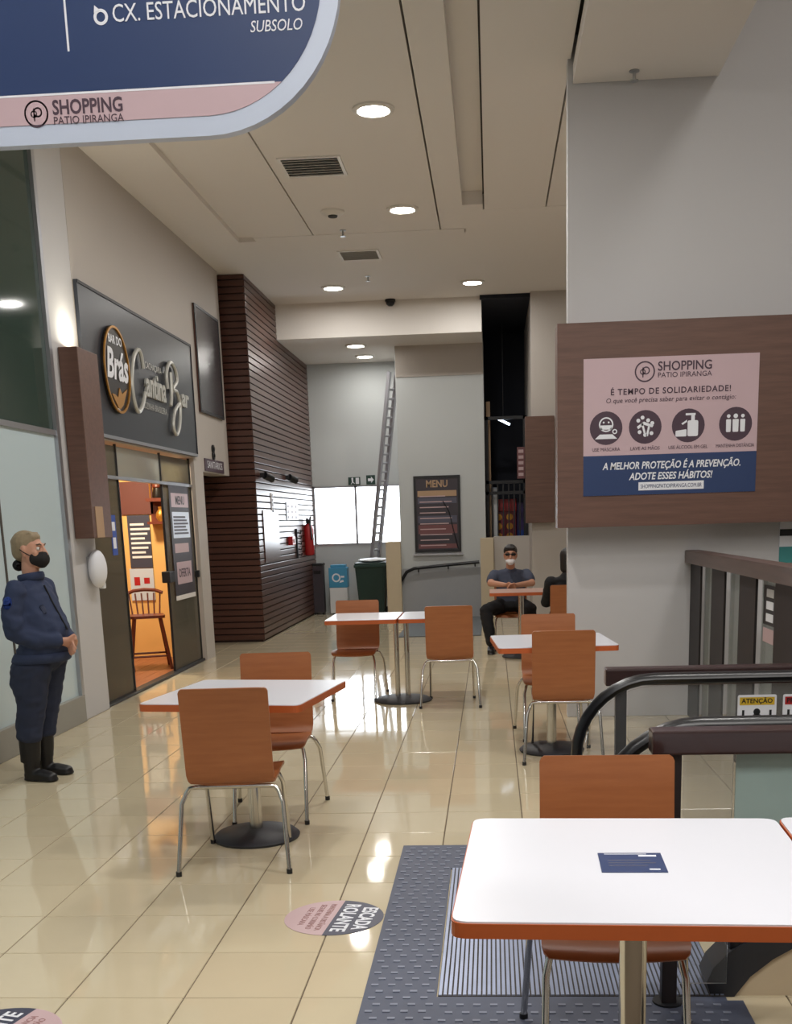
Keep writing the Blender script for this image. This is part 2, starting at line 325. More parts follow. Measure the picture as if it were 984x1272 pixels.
# ------------------------------------------------------------------ window at the end of the hall
w1 = struct(empty('window_1', (-2.36, 19.8, 1.17)))
def child_box(name, x0,x1,y0,y1,z0,z1,m,par,bev=0.0):          # world coordinates under a parent placed elsewhere
    o = box(name,x0,x1,y0,y1,z0,z1,m,None,bev); o.data.transform(Matrix.Translation(-par.location)); o.parent = par; return o
for nm, a in (('frame', (-3.11,-3.07,19.80,19.86,1.17,2.18)), ('frame', (-1.50,-1.46,19.80,19.86,1.17,2.18)), ('frame', (-3.11,-1.46,19.80,19.86,2.15,2.18)), ('frame', (-3.11,-1.46,19.79,19.86,1.165,1.2)), ('mullion', (-2.375,-2.335,19.80,19.86,1.17,2.18))):
    child_box(nm, *a, M['alu'], w1)
child_box('pane', -3.07,-2.375,19.83,19.836,1.2,2.15, M['glass'], w1); child_box('pane', -2.335,-1.5,19.83,19.836,1.2,2.15, M['glass'], w1)

# ------------------------------------------------------------------ downlights, vents and ceiling bits
def downlight(x, y, z, label, first=[None]):
    if first[0] is None:
        r = empty('ceiling_downlight')
        lathe('lamp_ring', [(.125,0),(.165,0),(.165,-.012),(.13,-.022),(.12,-.012)], M['ring'], r)
        lathe('lens', [(.12,-.004),(.12,-.014),(.06,-.02)], M['lens'], r)
        first[0] = r; o = r
    else: o = copy_tree(first[0])
    o.location = (x, y, z); tag(o, label, 'ceiling light', 'round downlights in the ceiling'); return o
for x, y, z, l in ((-.866, 9.474, ZC, 'round white recessed downlight nearest and largest, beside the first ceiling vent'), (-.863, 12.32, ZC, 'round white recessed downlight second from the front, near the smoke detector'),
                   (-2.1, 16.05, ZC, 'round white recessed downlight close to the top of the slatted dark wall'), (-.207, 16.07, ZC, 'round white recessed downlight before the dark opening of the games room'),
                   (-2.03, 17.9, ZL, 'round downlight on the low soffit, nearer of the pair there'), (-2.02, 19.05, ZL, 'round downlight on the low soffit, closer to the back wall of the pair')):
    downlight(x, y, z, l)
def vent(x0, x1, y0, y1, label):
    r = empty('ceiling_vent', ((x0+x1)/2, (y0+y1)/2, ZC)); w, d = (x1-x0)/2, (y1-y0)/2
    box('backing', -w, w, -d, d, -.004, 0, M['vent'], r)
    for a in ((-w-.03, w+.03, -d-.03, -d), (-w-.03, w+.03, d, d+.03), (-w-.03, -w, -d, d), (w, w+.03, -d, d)): box('frame', *a, -.015, 0, M['ring'], r)
    n = 7
    for i in range(n):
        y = -d + (i+.5)*2*d/n
        o = box('blade', -w, w, -.012, .012, -.0015, .0015, M['ring'], r); o.location = (0, y, -.013); o.rotation_euler = (math.radians(42), 0, 0)
    tag(r, label, 'vent', 'ceiling air vents')
vent(-1.80, -1.30, 10.55, 11.05, 'square louvred air vent in the ceiling between the two nearest downlights')
vent(-1.74, -1.31, 14.02, 14.44, 'smaller-looking louvred air vent further along the ceiling, before the slatted wall')
def sprinkler(x, y, z, label):
    r = empty('ceiling_sprinkler', (x, y, z))
    lathe('rose', [(.035,0),(.035,-.006),(.012,-.012)], M['steel'], r); tube('stem', [(0,0,-.01),(0,0,-.06)], .011, M['steel'], r); lathe('deflector', [(.03,-.06),(.03,-.066)], M['steel'], r)
    tag(r, label, 'sprinkler', 'fire sprinklers')
sprinkler(-1.576, 13.07, ZC, 'small metal fire sprinkler hanging just beyond the round smoke detector')
sprinkler(-1.559, 15.44, ZC, 'small metal fire sprinkler near the far end of the main ceiling')
sprinkler(1.023, 8.54, ZC-.16, 'metal fire sprinkler under the ceiling panel above the walnut notice board')
r = empty('ceiling_smoke_detector', (-1.58, 12.29, ZC)); lathe('body', [(.12,0),(.12,-.02),(.08,-.045)], M['ring'], r); lathe('sensor', [(.05,-.045),(.045,-.06)], M['vent'], r)
tag(r, 'flat round smoke detector on the ceiling beside the second downlight', 'smoke detector')
r = empty('ceiling_dome_camera', (-1.41, 17.05, ZC)); lathe('mount', [(.075,0),(.075,-.03)], M['black'], r); lathe('dome', [(.065,-.03),(.06,-.065),(.03,-.09)], M['rubber'], r)
tag(r, 'small black security dome camera at the edge of the lowered soffit', 'camera')

# ------------------------------------------------------------------ tables
def make_table(w, d, h=.75, r=.045):
    t = empty('cafe_table')
    fr = Fr((0,0,0),(1,0,0),(0,1,0)); pts = round_poly(rect(-w/2, w/2, -d/2, d/2), r)
    prism('laminate_top', fr, pts, h-.006, h, M['white'], t)
    prism('edge_band', fr, round_poly(rect(-w/2-.003, w/2+.003, -d/2-.003, d/2+.003), r), h-.036, h-.004, M['edge'], t)
    lathe('pole', [(.033,.03),(.033,h-.05)], M['chrome'], t, 20)
    box('mounting_plate', -.15, .15, -.15, .15, h-.05, h-.036, M['black'], t, .004)
    lathe('pedestal_base', [(.215,0),(.22,.012),(.2,.03),(.1,.046),(.05,.052)], M['iron'], t, 32)
    return t
TG = 'white tables with orange edges'
t = make_table(.80, .80); t.location = (.323, 2.525, 0); t.rotation_euler = (0,0,math.radians(-2.5))
tag(t, 'white square cafe table with orange edge nearest the camera, carrying a small dark card', 'table', TG); near_table = t
t = make_table(.80, .80); t.location = (1.135, 2.50, 0); t.rotation_euler = (0,0,math.radians(-2.5)); tag(t, 'white table cut off by the frame, pushed beside the table with the dark card', 'table', TG)
t = make_table(.79, .80); t.location = (-1.215, 5.385, 0); t.rotation_euler = (0,0,math.radians(-8.5)); tag(t, 'white table with orange edge between two facing chairs near the security guard', 'table', TG)
t = make_table(.76, .80); t.location = (.387, 7.44, 0); t.rotation_euler = (0,0,math.radians(4)); tag(t, 'white table with orange edge in front of the grey column and walnut board', 'table', TG)
# double table on a twin pole pedestal
t = empty('double_table', (-.80, 9.70, 0))
for a, b in ((-.615, -.008), (.008, .60)):
    fr = Fr((0,0,0),(1,0,0),(0,1,0))
    o = prism('laminate_top', fr, round_poly(rect(a, b, -.38, .38), .03), .744, .75, M['white'], t)
    prism('edge_band', fr, round_poly(rect(a-.003, b+.003, -.383, .383), .03), .714, .746, M['edge'], o)
for sx in (-.045, .045): tube('pole', [(sx,0,.03),(sx,0,.70)], .022, M['chrome'], t, 14)
box('mounting_plate', -.2, .2, -.12, .12, .70, .714, M['black'], t, .004)
lathe('pedestal_base', [(.25,0),(.255,.012),(.22,.03),(.1,.042),(.05,.046)], M['iron'], t, 32)
tag(t, 'two small white tabletops joined on one dark twin-pole pedestal, furthest table before the bins', 'table', TG)
# card printed on the near table
cd = empty('table_card', (.318, 2.527, .7505), math.radians(-1.5))
box('card', -.075, .075, -.075, .075, 0, .0012, M['navy'], cd)
fr = Fr((0,0,.0012),(1,0,0),(0,1,0))
for i, (w, y) in enumerate(((.10,.012),(.11,-.008),(.09,-.028))): prism('print_line', fr, rect(-.055, -.055+w, y, y+.005), 0, .0004, M['poster_grey'], cd)
prism('print_line', fr, rect(.02,.062,.045,.056), 0, .0004, M['whiteink'], cd); prism('print_line', fr, rect(-.06,.04,.062,.066), 0, .0004, M['whiteink'], cd); prism('print_line', fr, rect(.035,.06,-.058,-.05), 0, .0004, M['whiteink'], cd)
tag(cd, 'small dark blue printed card stuck on the white table nearest the camera', 'card')

# ------------------------------------------------------------------ chairs: bent plywood shell on chrome legs
def shell(name, prof, hw, parent, corner=.035, bottom=False, m='veneer'):
    # prof: (y, z, halfwidth) centre-line from one end to the other; thickness 12 mm
    bm = bmesh.new(); n = len(prof); L = []; nx = 6
    for side in (1, -1):
        rows = []
        for i, (y, z, w) in enumerate(prof):
            a = Vector((0, *prof[max(i-1,0)][:2])); b = Vector((0, *prof[min(i+1,n-1)][:2])); t = (b-a).normalized(); nn = Vector((1,0,0)).cross(t)*.006*side
            rows.append([bm.verts.new((w*(-1+2*q/nx), y+nn.y, z+nn.z - .010*(1-(2*q/nx-1)**2)*hw)) for q in range(nx+1)])
        L.append(rows)
    A, B = L
    for i in range(n-1):
        for q in range(nx):
            bm.faces.new((A[i][q],A[i][q+1],A[i+1][q+1],A[i+1][q])); bm.faces.new((B[i][q],B[i+1][q],B[i+1][q+1],B[i][q+1]))
        for q in (0, nx): bm.faces.new((A[i][q],A[i+1][q],B[i+1][q],B[i][q]))
    for i in (0, n-1):
        for q in range(nx): bm.faces.new((A[i][q],B[i][q],B[i][q+1],A[i][q+1]))
    return fin(bm, name, M[m], parent, True)
def make_chair():
    c = empty('bistro_chair')
    H = .198
    bk = [(-.252,.855,H-.014),(-.2512,.849,H-.005),(-.249,.838,H),(-.238,.74,H),(-.226,.64,H),(-.215,.55,H),(-.207,.49,H),(-.200,.455,H),(-.188,.428,H-.004),(-.172,.414,H-.010)]
    shell('backrest', bk, 0, c)
    st = [(-.172,.414,H-.010),(-.14,.412,H-.004),(-.06,.418,H),(.04,.426,H),(.13,.430,H),(.18,.426,H),(.205,.414,H-.006),(.214,.402,H-.02)]
    shell('seat', st, 1, c)
    for s in (-1, 1):
        for yf, zt, yt, xf, xt in ((-.262, .395, -.165, .252, .20), (.262, .405, .13, .192, .165)):
            pts = [(s*xf, yf, .012), (s*(xf*.35+xt*.65+.012), yf*.3+yt*.7, zt-.075), (s*(xt+.010), yt*.97+yf*.03, zt-.028), (s*(xt-.004), yt, zt-.008), (s*(xt-.03), yt, zt-.004)]
            lg = tube('leg', pts, .0105, M['chrome'], c, 10)
            tube('foot_cap', [(s*xf, yf, 0), (s*xf, yf, .022)], .0135, M['black'], lg, 10)
    for yt, zt, xt in ((-.165, .391, .172), (.13, .401, .137)): tube('crossbar', [(-xt,yt,zt),(xt,yt,zt)], .0105, M['chrome'], c, 10)
    for s in (-1, 1): box('seat_bracket', s*.11-.02, s*.11+.02, -.17, .14, .400, .408, M['under'], c)
    return c
CH = make_chair(); KIDS_CH = None
first = True
def chair(x, y, deg, label):
    global first
    o = CH if first else copy_tree(CH)
    first = False
    o.location = (x, y, 0); o.rotation_euler = (0,0,math.radians(deg)); tag(o, label, 'chair', 'orange brown bistro chairs'); return o
chair(-1.207, 5.03, 3.5, 'brown plywood chair with chrome legs, back to us, at the table near the guard')
chair(-1.20, 5.87, 183, 'brown plywood chair facing us across the table near the guard')
chair(-1.24, 9.97, 180, 'brown plywood chair facing us behind the left half of the double table')
chair(-.365, 9.5, 0, 'brown plywood chair, back to us, at the right end of the double table')
chair(.445, 7.24, -1, 'brown plywood chair, back to us, at the table before the grey column')
chair(.405, 8.0, 180, 'brown plywood chair mostly hidden behind another at the table before the column')
chair(.322, 3.0, 178, 'brown plywood chair facing us, pushed under the table with the dark card')
chair(.22, 13.52, 180, 'brown plywood chair the man with dark glasses is sitting on')
chair(.80, 12.0, 0, 'brown plywood chair half hidden by the column, under the person in black')
t = make_table(.70, .70); t.location = (.32, 12.72, 0); tag(t, 'small table with pinkish top where the man with dark glasses leans', 'table')
for ch in t.children:
    if ch.name.startswith('laminate'): ch.data.materials[0] = M['pinktop']

# ------------------------------------------------------------------ walnut notice board on the column and its poster
nb = empty('notice_board', (.489, 8.72, 1.467))
bm = bmesh.new(); fr = Fr((0,0,0),*XF)
add_prism(bm, Fr((0,0,0),(1,0,0),(0,0,1)), rect(0, 2.6, 0, 1.425), .004, .27)
fin(bm, 'board', M['sign_wood'], nb)
tag(nb, 'thick walnut board mounted on the grey column, carrying a pink and blue poster', 'board')
FP = Fr((.676, 8.446, 1.690), *XF)                       # poster plane
ps = empty('prevention_poster', (.676, 8.45, 1.69)); W_, H_ = 1.24, .955
def sub(fr, par):                                        # the frame in its parent's own coordinates
    return Fr(fr.O - par.location, fr.U, fr.V)
f = sub(FP, ps)
prism('poster_sheet', f, rect(0, W_, 0, H_), -.004, 0, M['pink'], ps)
prism('blue_band', f, rect(0, W_, 0, .283), 0, .001, M['navy'], ps)
def logo(f, a, b, r, par, m):                            # ringed monogram
    bm = bmesh.new(); add_ring(bm, f, a, b, r*.86, r, .0005, .0015)
    add_ring(bm, f, a+r*.12, b+r*.1, r*.26, r*.38, .0005, .0015, 16); add_ring(bm, f, a-r*.2, b-r*.02, r*.18, r*.28, .0005, .0015, 16)
    add_prism(bm, f, rect(a-r*.24, a-r*.13, b-r*.55, b+r*.4), .0005, .0015)
    fin(bm, 'emblem', m, par)
logo(f, .435, .855, .072, ps, M['ink'])
text('SHOPPING', f, .525, .885, .088, M['ink'], ps, align='LEFT', bold=.0012, width=.38)
text('PATIO IPIRANGA', f, .525, .826, .05, M['ink'], ps, align='LEFT', width=.38)
text('É TEMPO DE SOLIDARIEDADE!', f, .62, .72, .058, M['ink'], ps, bold=.001, width=.85, spacing=1.15)
text('O que você precisa saber para evitar o contágio:', f, .62, .662, .046, M['ink'], ps, width=.92, shear=.15)
cx = (.163, .443, .75, 1.085)
for k, c in enumerate(cx):
    b = prism('icon_disc', f, disc(c, .475, .117), 0, .001, M['ink'], ps)
    bm = bmesh.new(); fr2 = f
    def pr(pts): add_prism(bm, fr2, pts, .001, .002)
    if k == 0:      # face with mask and shoulders
        add_ring(bm, f, c, .50, .042, .052, .001, .002, 20); pr(rect(c-.04, c+.04, .465, .495)); pr(disc(c-.018,.515,.007,8)); pr(disc(c+.018,.515,.007,8)); pr([(c-.08,.40),(c+.08,.40),(c+.045,.432),(c-.045,.432)]); add_ring(bm, f, c+.062, .45, .01, .018, .001, .002, 12)
    elif k == 1:    # hands washing with drops
        for a, h in ((-.05,.52),(-.02,.54),(.02,.52),(.05,.5),(-.04,.44),(.0,.42),(.045,.43)): pr(disc(c+a, h, .014, 10))
        pr([(c-.05,.46),(c-.01,.49),(c+.05,.47),(c+.06,.485),(c-.01,.512),(c-.06,.478)]); pr([(c-.03,.50),(c-.015,.5),(c+.005,.43),(c-.01,.43)]); pr([(c+.02,.48),(c+.035,.48),(c+.02,.41),(c+.005,.41)])
    elif k == 2:    # hand under sanitiser pump
        pr(round_poly(rect(c-.005, c+.07, .40, .51), .015)); pr(rect(c+.02, c+.045, .51, .545)); pr(rect(c-.02, c+.05, .545, .56)); pr(round_poly([(c-.09,.40),(c-.012,.40),(c-.012,.45),(c-.09,.44)], .008)); pr([(c-.04,.48),(c-.01,.5),(c-.01,.515),(c-.05,.49)])
        bmesh.ops.delete(bm, geom=[], context='VERTS')
    else:           # three people apart
        for a, s in ((-.05,.8),(0,1),(.05,.8)): pr(disc(c+a, .53, .016*s, 12)); pr(round_poly([(c+a-.02*s,.42),(c+a+.02*s,.42),(c+a+.022*s,.508),(c+a-.022*s,.508)], .008))
    fin(bm, 'pictogram', M['whiteink'], b)
for c, s, w in zip(cx, ('USE MÁSCARA', 'LAVE AS MÃOS', 'USE ÁLCOOL EM GEL', 'MANTENHA DISTÂNCIA'), (.20,.21,.28,.27)): text(s, f, c, .325, .034, M['ink'], ps, width=w)
text('A MELHOR PROTEÇÃO É A PREVENÇÃO.', f, .635, .205, .07, M['whiteink'], ps, bold=.0015, shear=.2, width=.99, h=.0025)
text('ADOTE ESSES HÁBITOS!', f, .63, .128, .07, M['whiteink'], ps, bold=.0015, shear=.2, width=.60, h=.0025)
b = prism('white_strip', f, rect(.40, .87, .03, .088), .001, .002, M['whiteink'], ps)
text('SHOPPINGPATIOIPIRANGA.COM.BR', f, .635, .057, .04, M['navy'], ps, width=.44, h=.003)
tag(ps, 'pink and dark blue health poster with four round icons on the walnut board', 'poster')

# ------------------------------------------------------------------ hanging direction sign, upper left, close to the camera
YS = 3.0
hs = empty('hanging_sign', (-1.25, YS, 2.50)); fs = Fr((0,0,0), *XF)
RX, R_ = .905, .34
def rr(x0, x1, z0, z1, r):
    n = 14; p = []
    for (cx_, cz_, a0) in ((x1-r, z0+r, -90), (x1-r, z1-r, 0), (x0+r, z1-r, 90), (x0+r, z0+r, 180)):
        for q in range(n+1):
            a = math.radians(a0+90*q/n); p.append((cx_+r*math.cos(a), cz_+r*math.sin(a)))
    return p
Z1 = .95
prism('acrylic_plate', fs, rr(-RX, RX, 0, Z1, R_), -.03, 0, M['acrylic'], hs)
inner = rr(-RX+.045, RX-.045, .045, Z1-.045, R_-.045)
def clip(poly, zc, keep_low):                            # cut a convex outline at a height
    out = []
    for (a, b), (c, d) in zip(poly, poly[1:]+poly[:1]):
        ina = (b <= zc) == keep_low; inb = (d <= zc) == keep_low
        if ina: out.append((a, b))
        if ina != inb and d != b: out.append((a+(c-a)*(zc-b)/(d-b), zc))
    return out
ZB = .112
prism('pink_band', fs, clip(inner, ZB, True), 0, .0015, M['pink'], hs)
prism('blue_field', fs, clip(inner, ZB, False), 0, .0015, M['navy'], hs)
prism('divider', fs, rect(-.735, .735, ZB-.003, ZB+.002), .0015, .002, M['whiteink'], hs)
prism('divider', fs, rect(.224, .229, .205, .80), .0015, .0025, M['whiteink'], hs)
logo(fs, .130, .070, .031, hs, M['ink'])
text('SHOPPING', fs, .172, .080, .046, M['ink'], hs, align='LEFT', bold=.001, width=.178)
text('PATIO IPIRANGA', fs, .172, .051, .025, M['ink'], hs, align='LEFT', width=.178)
text('CX. ESTACIONAMENTO', fs, .342, .280, .056, M['whiteink'], hs, align='LEFT', width=.475, h=.0025)
text('SUBSOLO', fs, .745, .234, .036, M['whiteink'], hs, align='CENTER', shear=.2, h=.0025, width=.128)
bm = bmesh.new(); add_ring(bm, fs, .314, .276, .011, .018, .0015, .0025, 20); add_prism(bm, fs, [(.298,.286),(.312,.292),(.300,.302)], .0015, .003); fin(bm, 'arrow', M['whiteink'], hs)
text('PRAÇA DE ALIMENTAÇÃO', fs, .335, .45, .06, M['whiteink'], hs, align='LEFT', h=.0025, width=.49)
for s in (-.6, .6): tube('cable', [(s, .015, Z1-.01), (s, .015, ZC-2.49)], .004, M['steel'], hs, 8)
tag(hs, 'large blue sign with rounded frosted border hanging from the ceiling above', 'sign')

# ------------------------------------------------------------------ left shop front with charcoal fascia
fa = empty('shop_fascia', (XW, 9.62, 2.34)); ff = Fr((0,0,0), *YF)
prism('fascia_board', ff, rect(-.06, 3.47, 0, 1.225), .004, .035, M['shopboard'], fa)
for a in ((-.06,3.47,0,.03),(-.06,3.47,1.20,1.225),(3.45,3.47,.03,1.20)): prism('fascia_trim', ff, rect(*a), .035, .042, M['alu'] if a[3] == .03 else M['black'], fa)
OX, OZ = .715, .61
ov = prism('emblem_plate', ff, disc(OX, OZ, .35, 36, .375), .035, .06, M['logo_black'], fa)
bm = bmesh.new()
for k in range(36):
    t0, t1 = 2*PI*k/36, 2*PI*(k+1)/36
    add_prism(bm, ff, [(OX+.33*math.cos(t0), OZ+.355*math.sin(t0)), (OX+.35*math.cos(t0), OZ+.375*math.sin(t0)), (OX+.35*math.cos(t1), OZ+.375*math.sin(t1)), (OX+.33*math.cos(t1), OZ+.355*math.sin(t1))], .06, .072)
fin(bm, 'emblem_rim', M['gold'], ov)
prism('gold_flame', ff, [(a+OX-.80, b+OZ-.62) for a, b in [(.60,.40),(.68,.34),(.78,.27),(.9,.33),(1.04,.48),(.98,.46),(.88,.42),(.82,.47),(.76,.38),(.68,.40)]], .061, .066, M['gold'], ov)
text('BAR DO', ff, OX, OZ+.25, .10, M['whiteink'], ov, h=.064, bold=.003)
text('Brás', ff, OX, OZ+.03, .36, M['whiteink'], ov, h=.064, bold=.010, shear=.25, width=.60)
prism('white_dash', ff, rect(OX-.10, OX, OZ-.36, OZ-.335), .061, .066, M['whiteink'], ov)
def swash(pts, r=.020, h=.065):
    q = []
    P_ = [Vector((a,b,0)) for a,b in pts]
    for i in range(len(P_)-1):
        p0, p1, p2, p3 = P_[max(i-1,0)], P_[i], P_[i+1], P_[min(i+2,len(P_)-1)]
        for s in range(6):
            t = s/6; q.append(.5*((2*p1)+(p2-p0)*t+(2*p0-5*p1+4*p2-p3)*t*t+(3*p1-p0-3*p2+p3)*t**3))
    q.append(P_[-1])
    return tube('lettering', [ff.p(v.x, v.y, h) for v in q], r, M['letter'], fa, 8)
swash([(1.50,.72),(1.46,.85),(1.35,.87),(1.20,.76),(1.11,.56),(1.14,.38),(1.25,.30),(1.40,.38),(1.50,.50)])
text('antina', ff, 1.56, .585, .34, M['letter'], fa, h=.052, align='LEFT', bold=.008, width=.68, extrude=.012, shear=.15)
swash([(2.30,.62),(2.30,.78),(2.46,.90),(2.64,.86),(2.68,.74),(2.50,.64),(2.66,.62),(2.74,.48),(2.66,.28),(2.52,.18),(2.42,.26),(2.52,.42),(2.74,.52)])
swash([(2.46,.80),(2.44,.60),(2.38,.46)])
text('ar', ff, 2.84, .585, .26, M['letter'], fa, h=.052, align='LEFT', bold=.008, width=.30, extrude=.012, shear=.15)
text('COZINHA BRASILEIRA', ff, 1.88, .385, .09, M['letter'], fa, h=.044, width=.82)
text('CACHAÇARIA', ff, 1.92, .775, .09, M['letter'], fa, h=.044, width=.56)
tag(fa, 'charcoal shop fascia with oval gold-rimmed emblem and silver script lettering above glass doors', 'sign')
# glass front: fixed left pane, open doorway, right door leaf
gd = empty('glass_shopfront', (XW, 9.55, 0))
def gpane(y0, y1, z0, z1, m, name='pane', x=-.06): return box(name, x-.005, x+.005, y0-9.55, y1-9.55, z0, z1, m, gd)
gpane(9.58, 10.43, .03, 2.0, M['glass_green']); gpane(9.58, 10.43, 2.02, 2.30, M['glass_green'])
gpane(11.85, 12.98, .03, 2.0, M['glass_green'], 'door_leaf'); gpane(11.85, 12.98, 2.02, 2.30, M['glass_green']); gpane(10.45, 11.83, 2.02, 2.30, M['glass'])
for y in (9.57, 10.44, 11.84, 12.99): box('post', -.07, -.045, y-9.55-.007, y-9.55+.007, 0, 2.32, M['black'], gd)
box('header_bar', -.09, -.03, 0, 3.45, 2.0, 2.03, M['alu'], gd); box('sill_bar', -.10, -.02, 0, 3.45, 0, .03, M['black'], gd)
box('lock', -.10, -.01, 2.20, 2.40, .98, 1.10, M['black'], gd, .01); box('lock', -.10, -.01, 3.40, 3.45, .98, 1.06, M['black'], gd, .01)
tag(gd, 'glass shopfront with an open doorway under the charcoal fascia', 'shopfront')
po = empty('door_poster', (XW-.045, 12.0, .82)); fp = Fr((0,0,0), *YF)
prism('poster_sheet', fp, rect(.05, .86, 0, 1.22), 0, .002, M['poster_dark'], po)
for a, m in (((.12,.80,.95,1.10),'pink'),((.12,.80,.62,.90),'acrylic'),((.14,.70,.46,.56),'lilac'),((.16,.76,.12,.36),'pink'),((.05,.86,-.05,0),'paper')): prism('print_block', fp, rect(*a), .002, .003, M[m], po)
for i in range(6): prism('print_line', fp, rect(.16, .74-.05*(i%3), .66+.035*i, .68+.035*i), .003, .004, M['poster_grey'], po)
text('OFERTA', fp, .45, .235, .13, M['ink'], po, h=.0045, bold=.002); text('MENU', fp, .46, 1.02, .13, M['poster_dark'], po, h=.0045, bold=.002)
tag(po, 'tall purple and white poster stuck inside the right glass door leaf', 'poster')
yl = box('reflection_panel', XW-.09, XW-.08, 12.02, 12.90, .36, .80, M['tan']); tag(yl, 'tan panel standing in for a reflection low in the right glass door leaf', 'panel')  # yellowish reflection in the door glass, put in as a coloured panel
st = box('blue_sticker', XW-.052, XW-.05, 10.13, 10.27, 1.32, 1.68, M['badge']); 
fst = Fr((XW-.05, 10.13, 1.32), *YF); 
for a in ((.03,.11,.22,.30),(.03,.11,.06,.16)): prism('print_block', fst, rect(*a), 0, .0012, M['whiteink'], st)
tag(st, 'narrow blue and white sticker on the left glass pane of the shopfront', 'sticker')
# shop interior
struct(box('wall_shop_back', -6.4, -6.3, 9.2, 13.5, 0, 2.7, M['orange']))
struct(box('wall_shop_far', -6.4, -3.66, 13.42, 13.55, 0, 2.7, M['orange']))
struct(box('wall_shop_near', -6.4, -3.66, 9.1, 9.2, 0, 2.7, M['maroon']))
struct(box('ceiling_shop', -6.4, -3.42, 9.1, 13.5, 2.66, 2.75, M['orange']))
fsx = struct(box('floor_shop', -6.4, -3.42, 9.1, 13.5, -.06, -.004, M['slat_back']))
for i in range(21):
    x = -6.4+i*.142; box('plank', x+.002, x+.14, 9.1, 13.42, -.004, .004, M['redfloor'], fsx)
area(-4.2, 12.3, 2.62, 60, .3, (1, .84, .58)); area(-4.9, 10.4, 2.62, 40, .3, (1, .84, .58))
def at_far(name, x0, x1, z0, z1, m, label, cat, t=.02):
    return tag(box(name, x0, x1, 13.42-t, 13.42, z0, z1, M[m]), label, cat)
at_far('wall_menu_board', -4.55, -4.03, 1.72, 2.10, 'maroon', 'maroon board high on the orange shop wall above the dark text poster', 'board')
tp = empty('text_poster', (-4.36, 13.40, 1.09)); f = Fr((0,0,0), *XF); prism('poster_sheet', f, rect(0, .27, 0, .62), -.02, 0, M['slate'], tp)
for i in range(8): prism('print_line', f, rect(.03, .20+.035*((i*5)%3), .50-.055*i, .525-.055*i), 0, .002, M['whiteink'], tp)
tag(tp, 'dark blue poster with rows of white text lines on the shop wall', 'poster')
pc = empty('wall_picture', (-4.38, 13.40, .70)); prism('sheet', f, rect(0, .29, 0, .38), -.02, 0, M['acrylic'], pc); prism('print_block', f, rect(.05,.12,.18,.28), 0, .002, M['red'], pc); prism('print_block', f, rect(.17,.24,.2,.27), 0, .002, M['red'], pc)
tag(pc, 'pale picture with red shapes below the dark text poster in the shop', 'picture')
rs = empty('wall_round_sign', (-4.15, 13.40, 2.43)); bm = bmesh.new(); add_prism(bm, f, disc(0, 0, .15, 28), -.02, .01); fin(bm, 'disc', M['maroon'], rs); bm = bmesh.new(); add_ring(bm, f, 0, 0, .13, .15, .01, .02); fin(bm, 'rim', M['gold'], rs)
tag(rs, 'round brown sign near the ceiling inside the shop', 'sign')
# niche with statuette, and dark shelf
nc = empty('wall_shrine_shelf', (-3.93, 13.42, 1.60))
box('shelf_board', -.13, .15, -.20, 0, .26, .30, M['redwood'], nc); box('shelf_board', -.13, .15, -.20, 0, 0, .03, M['redwood'], nc); box('side_panel', .13, .15, -.20, 0, .03, .72, M['redwood'], nc); box('back_panel', -.13, .13, -.02, 0, .03, .26, M['redwood'], nc)
bm = bmesh.new(); add_tube(bm, [(-.10,-.1,.30),(-.10,-.1,.60),(-.07,-.1,.70),(0,-.1,.74),(.07,-.1,.70),(.10,-.1,.60),(.10,-.1,.30)], .008, 8); fin(bm, 'gold_arch', M['gold'], nc, True)
tag(nc, 'dark wooden shelf with a gold arch on the orange shop wall', 'shelf')
sg = empty('statuette', (-3.93, 13.31, 1.90)); lathe('robe', [(.07,0),(.075,.02),(.05,.12),(.04,.2),(.018,.24)], M['logo_black'], sg, 16); lathe('head', [(.01,.235),(.03,.26),(.03,.28),(.012,.31)], M['gold'], sg, 14)
lathe('mantle', [(.06,.12),(.066,.13),(.05,.22),(.02,.245)], M['redwood'], sg, 16)
tag(sg, 'small dark robed statuette standing under the gold arch', 'statuette')
jg = empty('copper_pot', (-3.91, 13.31, 1.63)); lathe('pot', [(.04,0),(.065,.05),(.06,.10),(.03,.14),(.035,.17)], M['gold'], jg, 18); tube('handle', [(.05,0,.12),(.09,0,.11),(.09,0,.06),(.06,0,.04)], .008, M['gold'], jg, 8)
tag(jg, 'small copper pot on the lower board of the shop shelf', 'pot')
lp = empty('hanging_pendant_lamp', (-3.82, 12.0, 2.66)); tube('cord', [(0,0,0),(0,0,-.12)], .005, M['black'], lp, 6); lathe('shade', [(.02,-.10),(.11,-.20),(.105,-.2),(.02,-.11)], M['gold'], lp, 20); lathe('bulb', [(.02,-.15),(.04,-.19),(.02,-.225)], M['bulb'], lp, 12)
tag(lp, 'small gold pendant lamp hanging inside the shop doorway', 'lamp')
